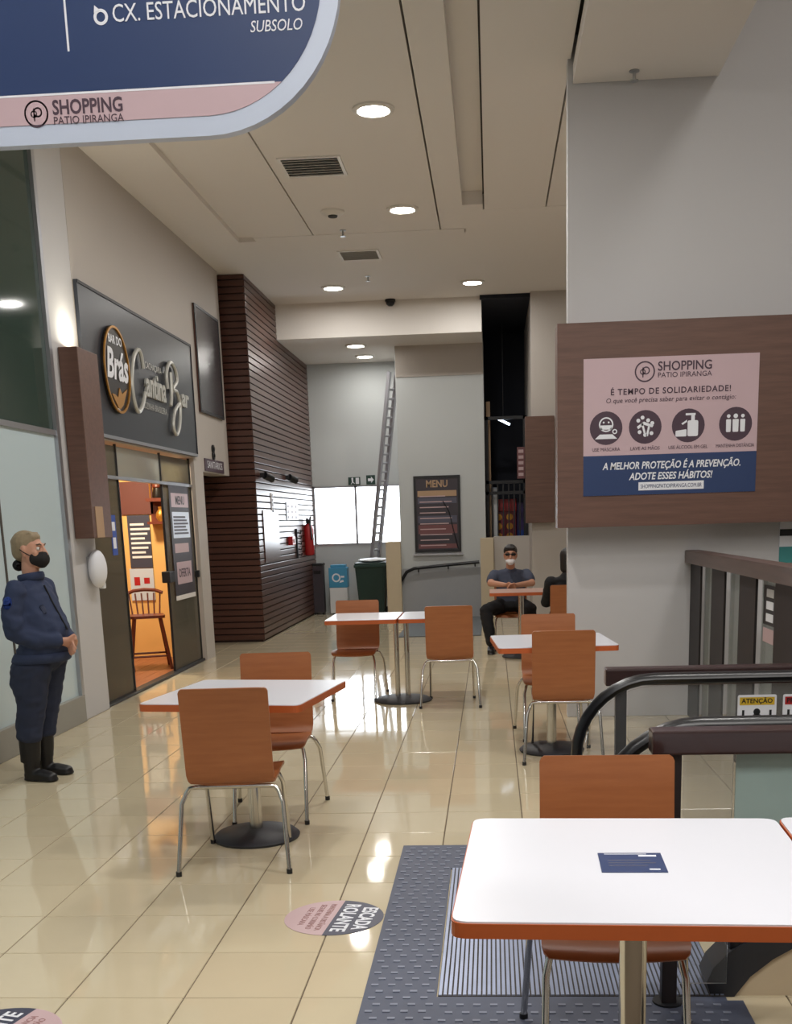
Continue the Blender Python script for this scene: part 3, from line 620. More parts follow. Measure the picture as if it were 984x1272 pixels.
# wooden tall chair and stick-back chairs inside the shop
def bar_chair(x, y, deg, h, label, name='bar_chair'):
    c = empty(name, (x, y, .004), math.radians(deg)); s = h-.26
    bm = bmesh.new(); add_prism(bm, Fr((0,0,0),(1,0,0),(0,1,0)), round_poly(rect(-.19,.19,-.19,.19), .06), s-.03, s); fin(bm, 'seat', M['redwood'], c)
    for sx in (-1,1):
        for sy in (-1,1): tube('leg', [(sx*.22, sy*.21, 0), (sx*.14, sy*.14, s-.02)], .017, M['redwood'], c, 8)
        tube('rung', [(sx*.195, -.18, s*.35), (sx*.195, .18, s*.35)], .011, M['redwood'], c, 8); tube('rung', [(-.20, sx*.19, s*.25), (.20, sx*.19, s*.25)], .011, M['redwood'], c, 8)
    for q in range(6):
        a = -.15+.06*q; tube('spindle', [(a, -.17, s-.01), (a*1.15, -.215, h-.03)], .009, M['redwood'], c, 6)
    tube('crest_rail', [(-.20,-.19,h-.03),(-.12,-.225,h),(0,-.23,h+.01),(.12,-.225,h),(.20,-.19,h-.03)], .02, M['redwood'], c, 8)
    tag(c, label, 'chair', 'dark wooden chairs inside the shop')
bar_chair(-3.88, 12.35, 200, .86, 'dark mahogany spindle-back chair standing in the open shop doorway')
bar_chair(-4.25, 11.9, 160, 1.0, 'dark wooden chair behind the left glass pane, further into the shop')
bar_chair(-4.3, 11.1, 20, 1.0, 'dark wooden chair behind the left glass pane, nearer the street side')
tb = empty('shop_table', (-5.1, 12.2, .004)); lathe('tabletop', [(.36,.70),(.36,.73)], M['redwood'], tb, 28); tube('pole', [(0,0,.02),(0,0,.70)], .03, M['black'], tb, 10); lathe('foot', [(.22,0),(.2,.03)], M['black'], tb, 20)
tag(tb, 'round dark table seen through the left glass pane of the shop', 'table')

# fascia neighbours
dp = empty('wall_dark_panel', (XW, 13.42, 2.87)); prism('panel', fp, rect(0, 1.16, 0, 1.2), .004, .02, M['slat'], dp)
for a in ((0,1.16,0,.03),(0,1.16,1.17,1.2),(0,.03,.03,1.17),(1.13,1.16,.03,1.17)): prism('frame', fp, rect(*a), .02, .03, M['black'], dp)
prism('glazing', fp, rect(.03,1.13,.03,1.17), .02, .024, M['panel_dark'], dp)
tag(dp, 'tall dark framed panel high on the wall beside the charcoal fascia', 'panel')
sb = empty('black_wall_sign', (XW, 13.50, 2.19)); prism('plate', fp, rect(0, .95, .015, .16), 0, .012, M['ink'], sb); text('SANITÁRIOS', fp, .48, .09, .12, M['whiteink'], sb, h=.014, width=.75)
tag(sb, 'small black sign with white lettering at the lower edge of the wall', 'sign')
for n_, z in ((0, 2.40), (1, 2.48)):
    d_ = empty('wall_sensor', (XW, 13.95, z)); prism('plate', fp, disc(0, 0, .05, 14), 0, .02, M['black'], d_); prism('lens', fp, disc(0,0,.02,10), .02, .03, M['rubber'], d_); tag(d_, ('lower' if n_ == 0 else 'upper')+' of two small black round fittings above the little wall sign', 'sensor')
# walnut sign box on the pilaster, with a paper sheet; dispenser below it
sbx = empty('walnut_sign_box', (XW, 9.08, 1.485)); bm = bmesh.new(); add_box(bm, .004, .16, 0, .465, 0, 1.485, .006); fin(bm, 'box', M['sign_wood'], sbx)
box('top_lamp', .02, .09, .20, .36, 1.485, 1.492, M['bulb'], sbx)
tag(sbx, 'tall narrow walnut box mounted on the white pilaster, lighting the wall above it', 'sign box')
area(XW+.11, 9.30, 3.0, 4.0, .05, (1, .95, .78)).rotation_euler = (PI, 0, 0)
nt_ = box('paper_notice', XW+.161, XW+.163, 9.16, 9.34, 1.49, 1.74, M['tan']); tag(nt_, 'small beige paper notice on the side of the walnut box', 'notice')
ds = empty('wall_dispenser', (XW, 9.38, 1.09)); bm = bmesh.new(); bmesh.ops.create_uvsphere(bm, u_segments=18, v_segments=12, radius=1, matrix=Matrix.Translation((.06,0,.14)) @ Matrix.Diagonal((.07,.13,.16,1))); fin(bm, 'shell', M['whiteink'], ds, True); box('bracket', 0, .05, -.08, .08, .05, .24, M['alu'], ds); box('nozzle', .05, .09, .03, .09, -.03, .02, M['bag'], ds, .006)
tag(ds, 'white oval dispenser on the pilaster under the walnut box', 'dispenser')

# glass storefront at the far left
gs = struct(empty('window_2', (-3.42, 5.0, 0)))
def wbox(name, x0,x1,y0,y1,z0,z1,m,par=gs,bev=0.0): return child_box(name,x0,x1,y0,y1,z0,z1,M[m] if isinstance(m,str) else m,par,bev)
wbox('pane', -3.426, -3.42, 2.0, 6.2, .22, 2.29, 'glass_store'); wbox('pane', -3.426, -3.42, 6.22, 7.74, .22, 2.29, 'glass_store'); wbox('pane', -3.426, -3.42, 7.76, 8.9, .22, 2.29, 'glass_store')
wbox('pane', -3.426, -3.42, 2.0, 8.9, 2.32, ZC, 'glass_dark')
wbox('frame', -3.45, -3.39, 8.89, 8.95, 0, ZC, 'alu'); wbox('frame', -3.44, -3.40, 2.0, 8.89, 2.285, 2.325, 'alu')
wbox('joint', -3.43, -3.415, 7.735, 7.765, .22, 2.29, 'gap'); wbox('joint', -3.43, -3.415, 6.195, 6.225, .22, 2.29, 'gap')
struct(box('baseboard_left', -3.6, -3.385, -4, 8.94, 0, .22, M['plinth'], bev=.006))
cu = box('white_blind', -3.62, -3.60, 2.0, 8.8, .22, 2.32, M['curtain']); tag(cu, 'white blind closing the lower glass of the storefront behind the guard', 'blind')

# ------------------------------------------------------------------ things on the slatted wall and at the end of the hall
fl = Fr((0,0,0), *YF)
def spot(y, z, label):
    s = empty('wall_spotlight', (-3.1, y, z)); box('bracket', 0, .05, -.05, .05, -.03, .03, M['black'], s); tube('body', [(.05,0,0),(.13,.12,-.05)], .05, M['black'], s, 12); lathe('cap', [(.02,-.03),(.03,0),(.02,.03)], M['black'], s, 12)
    tag(s, label, 'spotlight', 'black wall spotlights')
spot(15.35, 2.21, 'black spotlight on the slatted wall, nearer of two'); spot(17.25, 2.25, 'black spotlight on the slatted wall, nearer the window of two')
pn = empty('wall_white_panel', (-3.1, 15.3, 1.05)); prism('panel', fl, rect(0, 1.1, 0, .7), 0, .012, M['slat'], pn); tag(pn, 'flush dark service hatch in the slatted wall', 'panel')
lb = empty('wall_label_strip', (-3.1, 15.95, 1.73)); prism('strip', fl, rect(0,.12,0,.26), 0, .012, M['whiteink'], lb)
for i in range(4): prism('print_block', fl, rect(.03,.09,.02+.06*i,.06+.06*i), .012, .014, M['ink'], lb)
tag(lb, 'small white strip with dark marks on the slatted wall', 'label')
nt2 = empty('wall_notice_sheet', (-3.1, 17.1, 1.62)); prism('sheet', fl, rect(0,1.0,0,.26), 0, .012, M['acrylic'], nt2)
for i in range(3):
    for q in range(3): prism('print_block', fl, rect(.06+.34*i, .2+.34*i, .02+.08*q, .06+.08*q), .012, .014, M['ink'], nt2)
tag(nt2, 'pale notice sheet with rows of dark marks on the slatted wall', 'notice')
al = empty('wall_alarm_box', (-3.1, 17.15, 1.24)); box('case', 0, .07, 0, .26, 0, .13, M['red'], al, .008); prism('button', fl, disc(.13,.065,.035,14), .07, .085, M['whiteink'], al); tag(al, 'small red fire alarm box on the slatted wall', 'alarm')
hk = empty('wall_key_rack', (-3.1, 17.85, 1.02)); box('rail', 0, .03, -.03, .03, 0, .46, M['black'], hk)
for i in range(5): tube('hook', [(.03,0,.06+.085*i),(.08,.0,.05+.085*i),(.085,0,.08+.085*i)], .012, M['black'], hk, 8)
tag(hk, 'upright black rack of hooks beside the red alarm box', 'rack')
fe = empty('wall_fire_extinguisher', (-3.04, 18.75, 1.04)); lathe('cylinder', [(.07,0),(.085,.02),(.085,.42),(.06,.49),(.025,.52)], M['red'], fe, 20); box('valve', -.03, .03, -.05, .05, .52, .58, M['black'], fe, .005); tube('hose', [(.03,0,.55),(.06,-.12,.62),(.06,-.17,.5),(.07,-.12,.25)], .014, M['black'], fe, 8); box('handle', -.02,.02,-.1,.06,.58,.60, M['black'], fe); box('bracket', -.06, -.02, -.06, .06, .1, .14, M['black'], fe); prism('label', fl, rect(-.045,.045,.16,.34), .082, .0875, M['whiteink'], fe)
tag(fe, 'red fire extinguisher hanging at the far end of the slatted wall', 'extinguisher')
def wsign(x0, x1, z0, z1, label, arrow):
    s = empty('exit_sign', (x0, 19.8, z0)); f = Fr((0,0,0), *XF); w, h = x1-x0, z1-z0
    prism('plate', f, rect(0,w,0,h), 0, .012, M['darkgreen'], s)
    if arrow: prism('arrow', f, [(w*.2,h*.35),(w*.55,h*.35),(w*.55,h*.15),(w*.85,h*.5),(w*.55,h*.85),(w*.55,h*.65),(w*.2,h*.65)], .012, .014, M['whiteink'], s)
    else:
        bm = bmesh.new(); add_prism(bm, f, disc(w*.35,h*.8,.018,10), .012, .014); add_prism(bm, f, [(w*.3,h*.35),(w*.42,h*.35),(w*.42,h*.7),(w*.28,h*.7)], .012, .014); add_prism(bm, f, [(w*.3,h*.35),(w*.2,h*.1),(w*.26,h*.1),(w*.38,h*.35)], .012, .014); add_prism(bm, f, [(w*.34,h*.35),(w*.5,h*.12),(w*.55,h*.16),(w*.42,h*.38)], .012, .014); fin(bm, 'pictogram', M['whiteink'], s); prism('pictogram', f, rect(w*.62,w*.9,h*.1,h*.9), .012, .014, M['whiteink'], s)
    tag(s, label, 'sign', 'evacuation signs above the window')
wsign(-2.47, -2.26, 2.19, 2.32, 'dark evacuation sign with running figure above the window', False); wsign(-2.155, -2.0, 2.19, 2.345, 'dark evacuation sign with an arrow above the window, next to the running figure', True)
# bins and dispenser
b2 = empty('narrow_bin', (-3.02, 19.45, 0)); bm = bmesh.new(); add_box(bm, -.10,.10,-.1,.1,.03,.84,.012); fin(bm, 'body', M['poster_dark'], b2); box('lid', -.11,.11,-.11,.11,.84,.88, M['black'], b2, .008); box('slot', -.06,.06,-.104,-.099,.7,.76, M['rubber'], b2)
for sx in (-.07,.07): box('foot', sx-.02, sx+.02, -.07, .07, 0, .03, M['black'], b2)
tag(b2, 'narrow dark bin standing against the back wall by the extinguisher', 'bin')
wd = empty('blue_white_bin', (-2.655, 19.42, 0)); box('body', -.155,.155,-.13,.13,.02,.46, M['bag'], wd, .01); box('upper_body', -.16,.16,-.135,.135,.46,.80, M['blue'], wd, .01); box('lid', -.13,.13,-.11,.11,.80,.85, M['blue'], wd, .01)
f = Fr((0,-.135,.46), *XF); bm = bmesh.new()
add_ring(bm, f, -.03, .17, .05, .075, 0, .002, 18); add_prism(bm, f, [(.02,.08),(.10,.10),(.09,.13),(.04,.12)], 0, .002); add_prism(bm, f, rect(.05,.11,.17,.2), 0, .002); fin(bm, 'print_mark', M['whiteink'], wd); box('foot', -.12,.12,-.1,.1,0,.02, M['black'], wd)
tag(wd, 'waste container with light blue printed top and white base under the window', 'bin')
gb = empty('wheeled_bin', (-2.0, 18.7, 0)); bm = bmesh.new()
lo, hi = rect(-.2,.2,-.2,.2), rect(-.255,.255,-.26,.26)
va = [bm.verts.new((a,b,.06)) for a,b in lo]; vb = [bm.verts.new((a,b,.84)) for a,b in hi]; bm.faces.new(va[::-1]); bm.faces.new(vb)
for i in range(4): bm.faces.new((va[i],va[(i+1)%4],vb[(i+1)%4],vb[i]))
bmesh.ops.bevel(bm, geom=list(bm.edges), offset=.02, segments=2, affect='EDGES'); fin(bm, 'body', M['bin_green'], gb)
box('rim', -.27,.27,-.28,.27,.82,.87, M['bin_green'], gb, .012); box('lid', -.26,.26,-.27,.26,.87,.90, M['bin_green'], gb, .012); tube('handle', [(-.2,.27,.84),(-.2,.34,.86),(.2,.34,.86),(.2,.27,.84)], .016, M['bin_green'], gb, 8)
for sx in (-.2,.2): tube('wheel', [(sx-.03,.19,.075),(sx+.03,.19,.075)], .075, M['black'], gb, 16)
box('foot', -.18,.18,-.18,-.1,0,.06, M['bin_green'], gb)
tag(gb, 'dark green wheeled bin at the foot of the leaning ladder', 'bin')
bg = empty('plastic_bag', (-1.98, 18.7, .90)); bm = bmesh.new(); bmesh.ops.create_icosphere(bm, subdivisions=3, radius=1, matrix=Matrix.Translation((0,0,.03)) @ Matrix.Diagonal((.24,.22,.035,1)))
for v in bm.verts: v.co += Vector((random.uniform(-.012,.012), random.uniform(-.012,.012), random.uniform(-.006,.012))); v.co.z = max(v.co.z, .0)
fin(bm, 'bag', M['bag'], bg, True); tag(bg, 'crumpled white plastic bag lying on top of the green wheeled bin', 'bag')
# leaning ladder
A0, A1 = Vector((-2.13, 19.35, 0)), Vector((-1.515, 18.42, 3.86))
ld = empty('leaning_ladder', A0); ax = (A1-A0).normalized(); wv = Vector((.72,.69,0)).normalized(); wv = (wv - ax*wv.dot(ax)).normalized(); nv = ax.cross(wv); Ln = (A1-A0).length
def bar(name, p, q, a, b, m, par):
    bm = bmesh.new(); vs = []
    for e in (p, q):
        for s1, s2 in ((-1,-1),(1,-1),(1,1),(-1,1)): vs.append(bm.verts.new(e + wv*a*s1 + nv*b*s2))
    for fi in ((3,2,1,0),(4,5,6,7),(0,1,5,4),(1,2,6,5),(2,3,7,6),(3,0,4,7)): bm.faces.new([vs[i] for i in fi])
    return fin(bm, name, m, par)
for s in (-.075, .075): bar('rail', wv*s, wv*s + ax*Ln, .018, .035, M['ladder'], ld)
for i in range(26):
    p = ax*(.12+.145*i); tube('rung', [p-wv*.075, p+wv*.075], .018, M['ladder'], ld, 8)
for s in (-.075,.075):
    o = tube('foot', [wv*s, wv*s+ax*.05], .03, M['black'], ld, 8)
tag(ld, 'long aluminium ladder leaning on the wall corner beside the window', 'ladder')
# dark poster on the alcove wall
dpz = empty('wall_framed_poster', (-1.225, 18.15, 1.05)); f = Fr((0,0,0), *XF)
prism('poster_sheet', f, rect(.02,.72,.02,1.17), 0, .02, M['poster_dark'], dpz)
for a in ((0,.74,0,.04),(0,.74,1.15,1.19),(0,.04,.04,1.15),(.70,.74,.04,1.15)): prism('frame', f, rect(*a), 0, .03, M['black'], dpz)
for (z0,z1,m) in ((.87,.96,'tan'),(.76,.85,'poster_grey'),(.60,.73,'poster_dark'),(.46,.57,'poster_grey'),(.29,.43,'poster_red'),(.17,.26,'poster_dark'),(.06,.13,'poster_red')): prism('print_block', f, rect(.06,.68,z0,z1), .02, .022, M[m], dpz)
text('MENU', f, .37, 1.06, .15, M['tan'], dpz, h=.0225, bold=.004, width=.34)
for i in range(10): prism('print_line', f, rect(.09,.50+.05*(i%3),.10+.085*i,.115+.085*i), .0222, .0235, M['lilac'], dpz)
tube('cord', [(.46,-.035,.80),(.56,-.04,.62),(.62,-.04,.35),(.69,-.04,.05)], .007, M['black'], dpz, 6)
prism('ledge', f, rect(-.03,.77,-.05,-.02), 0, .05, M['alu'], dpz)
tag(dpz, 'black framed dark menu poster on the pale wall above the handrail', 'poster')
# handrail
hr = empty('wall_handrail', (-.85, 18.15, .85)); tube('rail', [(-.66,-.09,-.30),(-.60,-.09,-.22),(-.52,-.09,-.10),(-.40,-.09,-.045),(-.2,-.09,-.03),(.2,-.09,0),(.65,-.09,.03)], .026, M['rubber'], hr, 10)
for a, z in ((-.33,-.04),(.15,0),(.58,.025)): tube('bracket', [(a,0,z-.06),(a,-.09,z-.06),(a,-.09,z)], .011, M['black'], hr, 8)
tag(hr, 'black bent handrail on the pale wall beneath the framed poster', 'handrail')
em = box('entrance_mat', -1.3, -.16, 15.15, 18.1, 0, .014, M['greymat'], bev=.004); tag(em, 'grey floor mat in front of the pale wall with the handrail', 'mat')
# arcade corner
ap = empty('brown_wall_box', (.505, 16.9, 1.47)); box('board', 0, .42, -.16, 0, 0, 1.50, M['sign_wood'], ap, .006); tag(ap, 'narrow walnut panel on the far pillar beside the games room', 'panel')
ac = empty('arcade_machine', (.215, 19.0, 0)); box('body', -.20,.20,0,.5,.0,1.85, M['screen'], ac, .01); box('marquee', -.205,.205,-.02,.1,1.66,1.86, M['red'], ac, .008); f = Fr((0,0,0), *XF)
for a in (-.09,.09):
    for z in (1.26,1.42,1.57): prism('round_emblem', f, disc(a, z, .055, 16), 0, .01, M['gold'], ac)
tag(ac, 'dark red games machine with rows of golden round emblems', 'arcade machine')
pv = empty('purple_machine', (.505, 19.05, 0)); box('body', -.08,.08,0,.45,0,1.8, M['purple'], pv, .01); box('panel', -.07,.07,-.01,0,1.0,1.35, M['badge'], pv); tag(pv, 'narrow purple and blue machine beside the dark red games machine', 'arcade machine')
lt = empty('games_lattice', (.25, 18.7, 0))
for z in (1.93, 2.10, 3.10): box('beam', -.34,.34,-.03,.03,z,z+.05, M['black'], lt)
for i in range(8): box('bar', -.33+.09*i, -.31+.09*i, -.02,.02,1.27,2.1, M['black'], lt)
for x in (-.31,.31): box('post', x-.03,x+.03,-.03,.03,0,3.15, M['black'], lt)
tag(lt, 'black metal lattice frame standing in the dark games room', 'frame')
tpz = box('timber_post', -.06, .005, 18.85, 18.95, 0, 3.4, M['tan'], bev=.004); tag(tpz, 'slim tan timber post at the left edge of the games room opening', 'post')
pk = box('pink_box', .43, .55, 18.6, 18.65, 2.17, 2.66, M['poster_red']); tag(pk, 'small dull red sign panel fixed to the black lattice', 'sign'); 
for i in range(5): prism('print_block', Fr((.43,18.6,2.17),*XF), rect(.02,.10,.04+.09*i,.09+.09*i), 0, .003, M['lilac'], pk)
wp = empty('white_cabinet', (.02, 18.85, 1.45)); box('body', .0,.10,-.02,.1,-1.45,.60, M['acrylic'], wp, .006); box('door', .01,.09,-.03,-.02,-.6,.58, M['bag'], wp); tag(wp, 'white narrow cabinet at the left of the dark red games machine', 'cabinet')
tl = empty('hanging_tube_lamp', (.215, 18.9, 3.09)); tube('lit_tube', [(-.11,0,.055),(.11,.0,-.055)], .02, M['tube'], tl, 10); tube('cable', [(0,0,.0),(0,0,1.5)], .004, M['black'], tl, 6); tag(tl, 'short slanted white tube lamp glowing in the dark games room', 'lamp')

# ------------------------------------------------------------------ escalator, railings, mats
def railing(name, y, x0, x1, h, joints, label, mats):
    r = empty(name, (x0, y, 0))
    bm = bmesh.new(); add_box(bm, 0, x1-x0, -.045, .045, h-.075, h, .008); fin(bm, 'top_rail', M['rail_wood'], r)
    px = [.07] + [j - x0 for j in joints]
    for a in [.07, 1.55, 2.9]:
        if a < x1-x0: 
            p = box('post', a-.024, a+.024, -.024, .024, 0, h-.075, M['post_wood'], r, .004); lathe('post_foot', [(.05,0),(.05,.012)], M['black'], p, 16, (a,0,0))
    js = [.10] + [j-x0 for j in joints] + [x1-x0]
    for (a, b, m) in zip(js, js[1:], mats): box('pane', a+.004, b-.004, -.004, .004, .07 if m == 'glass' else .45, h-.075, M[m], r)
    tag(r, label, 'railing', 'dark wood and glass railings by the escalator'); return r
railing('glass_railing', 3.39, .478, 4.1, .905, (.736,), 'dark wood topped glass railing right behind the nearest chair', ('glass', 'glass_teal'))
railing('glass_railing', 4.86, .484, 4.1, .90, (2.0,), 'dark wood topped glass railing on the far side of the escalator', ('glass', 'glass'))
es = empty('escalator', (.65, 4.0, 0))
def newel(y, near):
    cx_, cz_, r_ = 0.0, .585, .312
    pts = [(3.2,y,.905)] + [(2.0,y,.903),(1.0,y,.90),(.4,y,.898)] + [(cx_+r_*math.cos(math.radians(a)), y, cz_+r_*math.sin(math.radians(a))) for a in range(90, 271, 10)] + [(.06,y,.262),(.13,y,.235)]
    bm = bmesh.new(); add_tube(bm, pts, .03, 12, rs=[(.036,.024)]*len(pts)); fin(bm, 'handrail', M['rubber'], es, True)
    f = Fr((0, y, 0), *XF)
    o = [(3.2,.875)] + [(cx_+(r_-.03)*math.cos(math.radians(a)), cz_+(r_-.03)*math.sin(math.radians(a))) for a in range(90, 271, 10)] + [(.1,.29),(.3,.26),(3.2,.30)]
    prism('balustrade_glass', f, o, -.005, .005, M['glass'], es)
    bm = bmesh.new(); add_box(bm, .10, .19, y-.06, y+.06, .15, .285, .02); fin(bm, 'handrail_inlet', M['black'], es)
    # rounded black deck profile rising from the floor, cream cladding beneath
    lo = [(.045,.0),(.03,.05),(.05,.10),(.10,.155),(.18,.205),(.30,.27),(.46,.315),(.7,.335),(3.2,.335)]
    up = [(3.2,.245),(.7,.245),(.48,.228),(.34,.19),(.24,.13),(.17,.07),(.12,.0)]
    bm = bmesh.new(); add_prism(bm, f, lo+up, -.07, .07); fin(bm, 'deck_trim', M['iron'], es)
    cl = [(.12,.0),(.17,.07),(.24,.13),(.34,.19),(.48,.228),(.7,.245),(3.2,.245),(3.2,0)]
    bm = bmesh.new(); add_prism(bm, f, cl, -.06, .06); fin(bm, 'cladding', M['cream'], es)
newel(-.49, True); newel(.53, False)
for i in range(7):
    a = .30+.38*i; bm = bmesh.new(); add_box(bm, a, a+.37, -.42, .46, .0, .012+.0*i)
    for q in range(14): add_box(bm, a+.01, a+.36, -.40+.06*q, -.375+.06*q, .012, .022)
    fin(bm, 'step', M['iron'], es)
box('comb_strip', .22, .29, -.42, .46, 0, .014, M['yellow'], es)
tag(es, 'escalator with glass sides and black rounded handrails between the two railings', 'escalator')
# warning stickers on the far escalator glass
def sticker(x, z, w, h, head, label, word):
    s = empty('warning_sticker', (x, 4.519, z)); f = Fr((0,0,0), *XF); prism('sheet', f, round_poly(rect(0,w,0,h), .01), 0, .001, M['whiteink'], s); prism('header', f, rect(.008,w-.008,h-.042,h-.01), .001, .0016, M[head], s)
    text(word, f, w/2, h-.026, .026, M['black'], s, h=.0018, width=w*.8, bold=.0006)
    bm = bmesh.new(); add_prism(bm, f, disc(w*.5,h*.44,.014,12), .001, .002); add_prism(bm, f, [(w*.3,.02),(w*.7,.02),(w*.58,h*.36),(w*.42,h*.36)], .001, .002); add_prism(bm, f, rect(w*.12,w*.18,.02,h*.5), .001, .002); add_prism(bm, f, rect(w*.82,w*.88,.02,h*.5), .001, .002); fin(bm, 'pictogram', M['black'], s)
    tag(s, label, 'sticker', 'warning stickers on the escalator glass')
sticker(.985, .70, .155, .125, 'yellow', 'white warning sticker with a yellow heading on the far escalator glass', 'ATENÇÃO'); sticker(1.165, .70, .155, .125, 'red', 'white warning sticker with a red heading at the right on the far escalator glass', 'PROIBIDO')
# rubber landing mat and steel plate
lm = empty('landing_mat', (.16, 4.0, 0)); 
def wb_(name, x0,x1,y0,y1,z0,z1,m): return child_box(name,x0,x1,y0,y1,z0,z1,m,lm)
wb_('border', -.45,-.205,2.85,5.19,0,.006,M['mat_rubber']); wb_('border', -.205,.74,2.85,3.43,0,.006,M['mat_rubber']); wb_('border', -.205,.74,4.82,5.19,0,.006,M['mat_rubber']); wb_('border', .74,.79,2.85,3.40,0,.006,M['mat_rubber'])
bm = bmesh.new()
def stud_(x, y):
    add_box(bm, x-.012, x+.012, y-.007, y+.007, .006, .009)
for i in range(4):
    for q in range(44): stud_(-.42+.058*i+.02*(q%2), 2.9+.052*q)
for i in range(17):
    for q in range(9): stud_(-.18+.055*i+.02*(q%2), 2.9+.058*q)
    for q in range(6): stud_(-.18+.055*i+.02*(q%2), 4.86+.055*q)
o = fin(bm, 'rubber_studs', M['stud'], lm); o.data.transform(Matrix.Translation(-lm.location)); stuff(o)
wb_('steel_plate', -.2,.74,3.434,4.816,0,.007,M['gap'])
bm = bmesh.new()
for i in range(58):
    x = -.198+.0162*i; add_box(bm, x, x+.0105, 3.437, 4.813, .007, .0105)
o = fin(bm, 'plate_ribs', M['plate'], lm); o.data.transform(Matrix.Translation(-lm.location)); stuff(o)
tag(lm, 'grey studded rubber mat around a ribbed steel escalator landing plate', 'mat')
# slatted dark railing running back to the column
sr = empty('slatted_railing', (1.52, 5.0, 0))
def sbx_(name, x0,x1,y0,y1,z0,z1,m,bev=0.0): return child_box(name,x0,x1,y0,y1,z0,z1,m,sr,bev)
for y in (8.31, 7.46, 6.58, 5.70): sbx_('slat', 1.515,1.53,y,y+.43,0,1.18,M['post_wood'],.003)
bm = bmesh.new(); add_box(bm, 1.465,1.58,4.95,8.71,1.18,1.275,.01); o = fin(bm, 'top_rail', M['top_wood'], sr); o.data.transform(Matrix.Translation(-sr.location))  # lighter wood tone carries the light falling on the rail
for y in (7.87, 6.99, 6.11): sbx_('pane', 1.55,1.556,y-.02,y+.46,.06,1.18,M['glass'])
tag(sr, 'tall dark railing of broad upright boards running from the grey column', 'railing')
fq = Fr((1.548, 6.50, .92), (0,-1,0), (0,0,1)); bs = empty('railing_sign', (1.548, 6.50, .92)); f = Fr((0,0,0),(0,-1,0),(0,0,1)); prism('plate', f, rect(.0,.27,0,.22), 0, .003, M['black'], bs)
for i in range(3): prism('print_block', f, rect(.07,.23,.02+.068*i,.065+.068*i), .003, .005, M['whiteink'], bs)
prism('print_block', f, rect(0,.24,-.10,-.02), 0, .002, M['lilac'], bs)
tag(bs, 'small black and white sign between two boards of the tall railing', 'sign')
tn = empty('wall_teal_notice', (2.17, 8.72, 1.16)); f = Fr((0,0,0), *XF); prism('sheet', f, rect(0,.3,0,.46), 0, .012, M['whiteink'], tn); prism('print_block', f, rect(0,.3,0,.12), .012, .014, M['teal'], tn); prism('print_block', f, rect(0,.3,.2,.25), .012, .014, M['black'], tn); prism('print_block', f, rect(0.02,.08,.36,.42), .012, .014, M['black'], tn)
tag(tn, 'white, black and teal notice on the column wall at the picture edge', 'notice')

# ------------------------------------------------------------------ round floor stickers
def floor_sticker(x, y, deg, label):
    s = empty('floor_sticker', (x, y, .0004), math.radians(deg)); f = Fr((0,0,0),(1,0,0),(0,1,0)); R = .2
    half = lambda a0: [(R*math.cos(math.radians(a0+180*k/24)), R*math.sin(math.radians(a0+180*k/24))) for k in range(25)]
    prism('upper_half', f, half(0), 0, .0012, M['slate'], s); prism('lower_half', f, half(180), 0, .0012, M['lilac'], s)
    text('ESCADA', f, 0, .125, .085, M['whiteink'], s, h=.0016, bold=.002, width=.25); text('ROLANTE', f, 0, .045, .085, M['whiteink'], s, h=.0016, bold=.002, width=.31)
    for z, w, t_ in ((-.035,.30,'MANTENHA A DISTÂNCIA'),(-.075,.28,'SEGURE NO CORRIMÃO'),(-.115,.2,'USE MÁSCARA')): text(t_, f, 0, z, .034, M['brown_ink'], s, h=.0016, width=w)
    tag(s, label, 'floor sticker', 'round two-tone floor stickers')
floor_sticker(-.655, 4.205, -96, 'round lilac and slate floor sticker beside the grey escalator mat'); floor_sticker(-1.585, 3.155, 75, 'round lilac and slate floor sticker cut by the frame corner near the guard side')

# ------------------------------------------------------------------ people
def hull(bm, ells, n=(14, 9)):
    t = bmesh.new()
    for c, r in ells:
        r = (r,r,r) if not isinstance(r, tuple) else r
        bmesh.ops.create_uvsphere(t, u_segments=n[0], v_segments=n[1], radius=1, matrix=Matrix.Translation(c) @ Matrix.Diagonal((*r,1)))
    bmesh.ops.convex_hull(t, input=t.verts)
    bmesh.ops.delete(t, geom=[v for v in t.verts if not v.link_faces], context='VERTS')
    me = bpy.data.meshes.new('h'); t.to_mesh(me); t.free(); bm.from_mesh(me); bpy.data.meshes.remove(me)
def limb(bm, pts, n=(12,8)):
    for a, b in zip(pts, pts[1:]): hull(bm, [a, b], n)
def flesh(name, build, vox, m, parent, smooth=2, cloth=0.0):
    bm = bmesh.new(); build(bm)
    me = bpy.data.meshes.new(name); bm.to_mesh(me); bm.free()
    o = bpy.data.objects.new(name, me); COL.objects.link(o)
    md = o.modifiers.new('r', 'REMESH'); md.mode = 'VOXEL'; md.voxel_size = vox
    s = o.modifiers.new('s', 'SMOOTH'); s.iterations = smooth; s.factor = .5
    m2 = bpy.data.meshes.new_from_object(o.evaluated_get(bpy.context.evaluated_depsgraph_get()))
    bpy.data.objects.remove(o); bpy.data.meshes.remove(me)
    if cloth:                                            # soft folds in the cloth
        for v in m2.vertices: v.co += v.normal * (mnoise.noise(Vector((v.co.x*16, v.co.y*16, v.co.z*26)))*cloth + mnoise.noise(v.co*7)*cloth*.7)
    for p in m2.polygons: p.use_smooth = True
    m2.materials.clear()
    return new_obj(name, m2, m, parent)
V3 = Vector
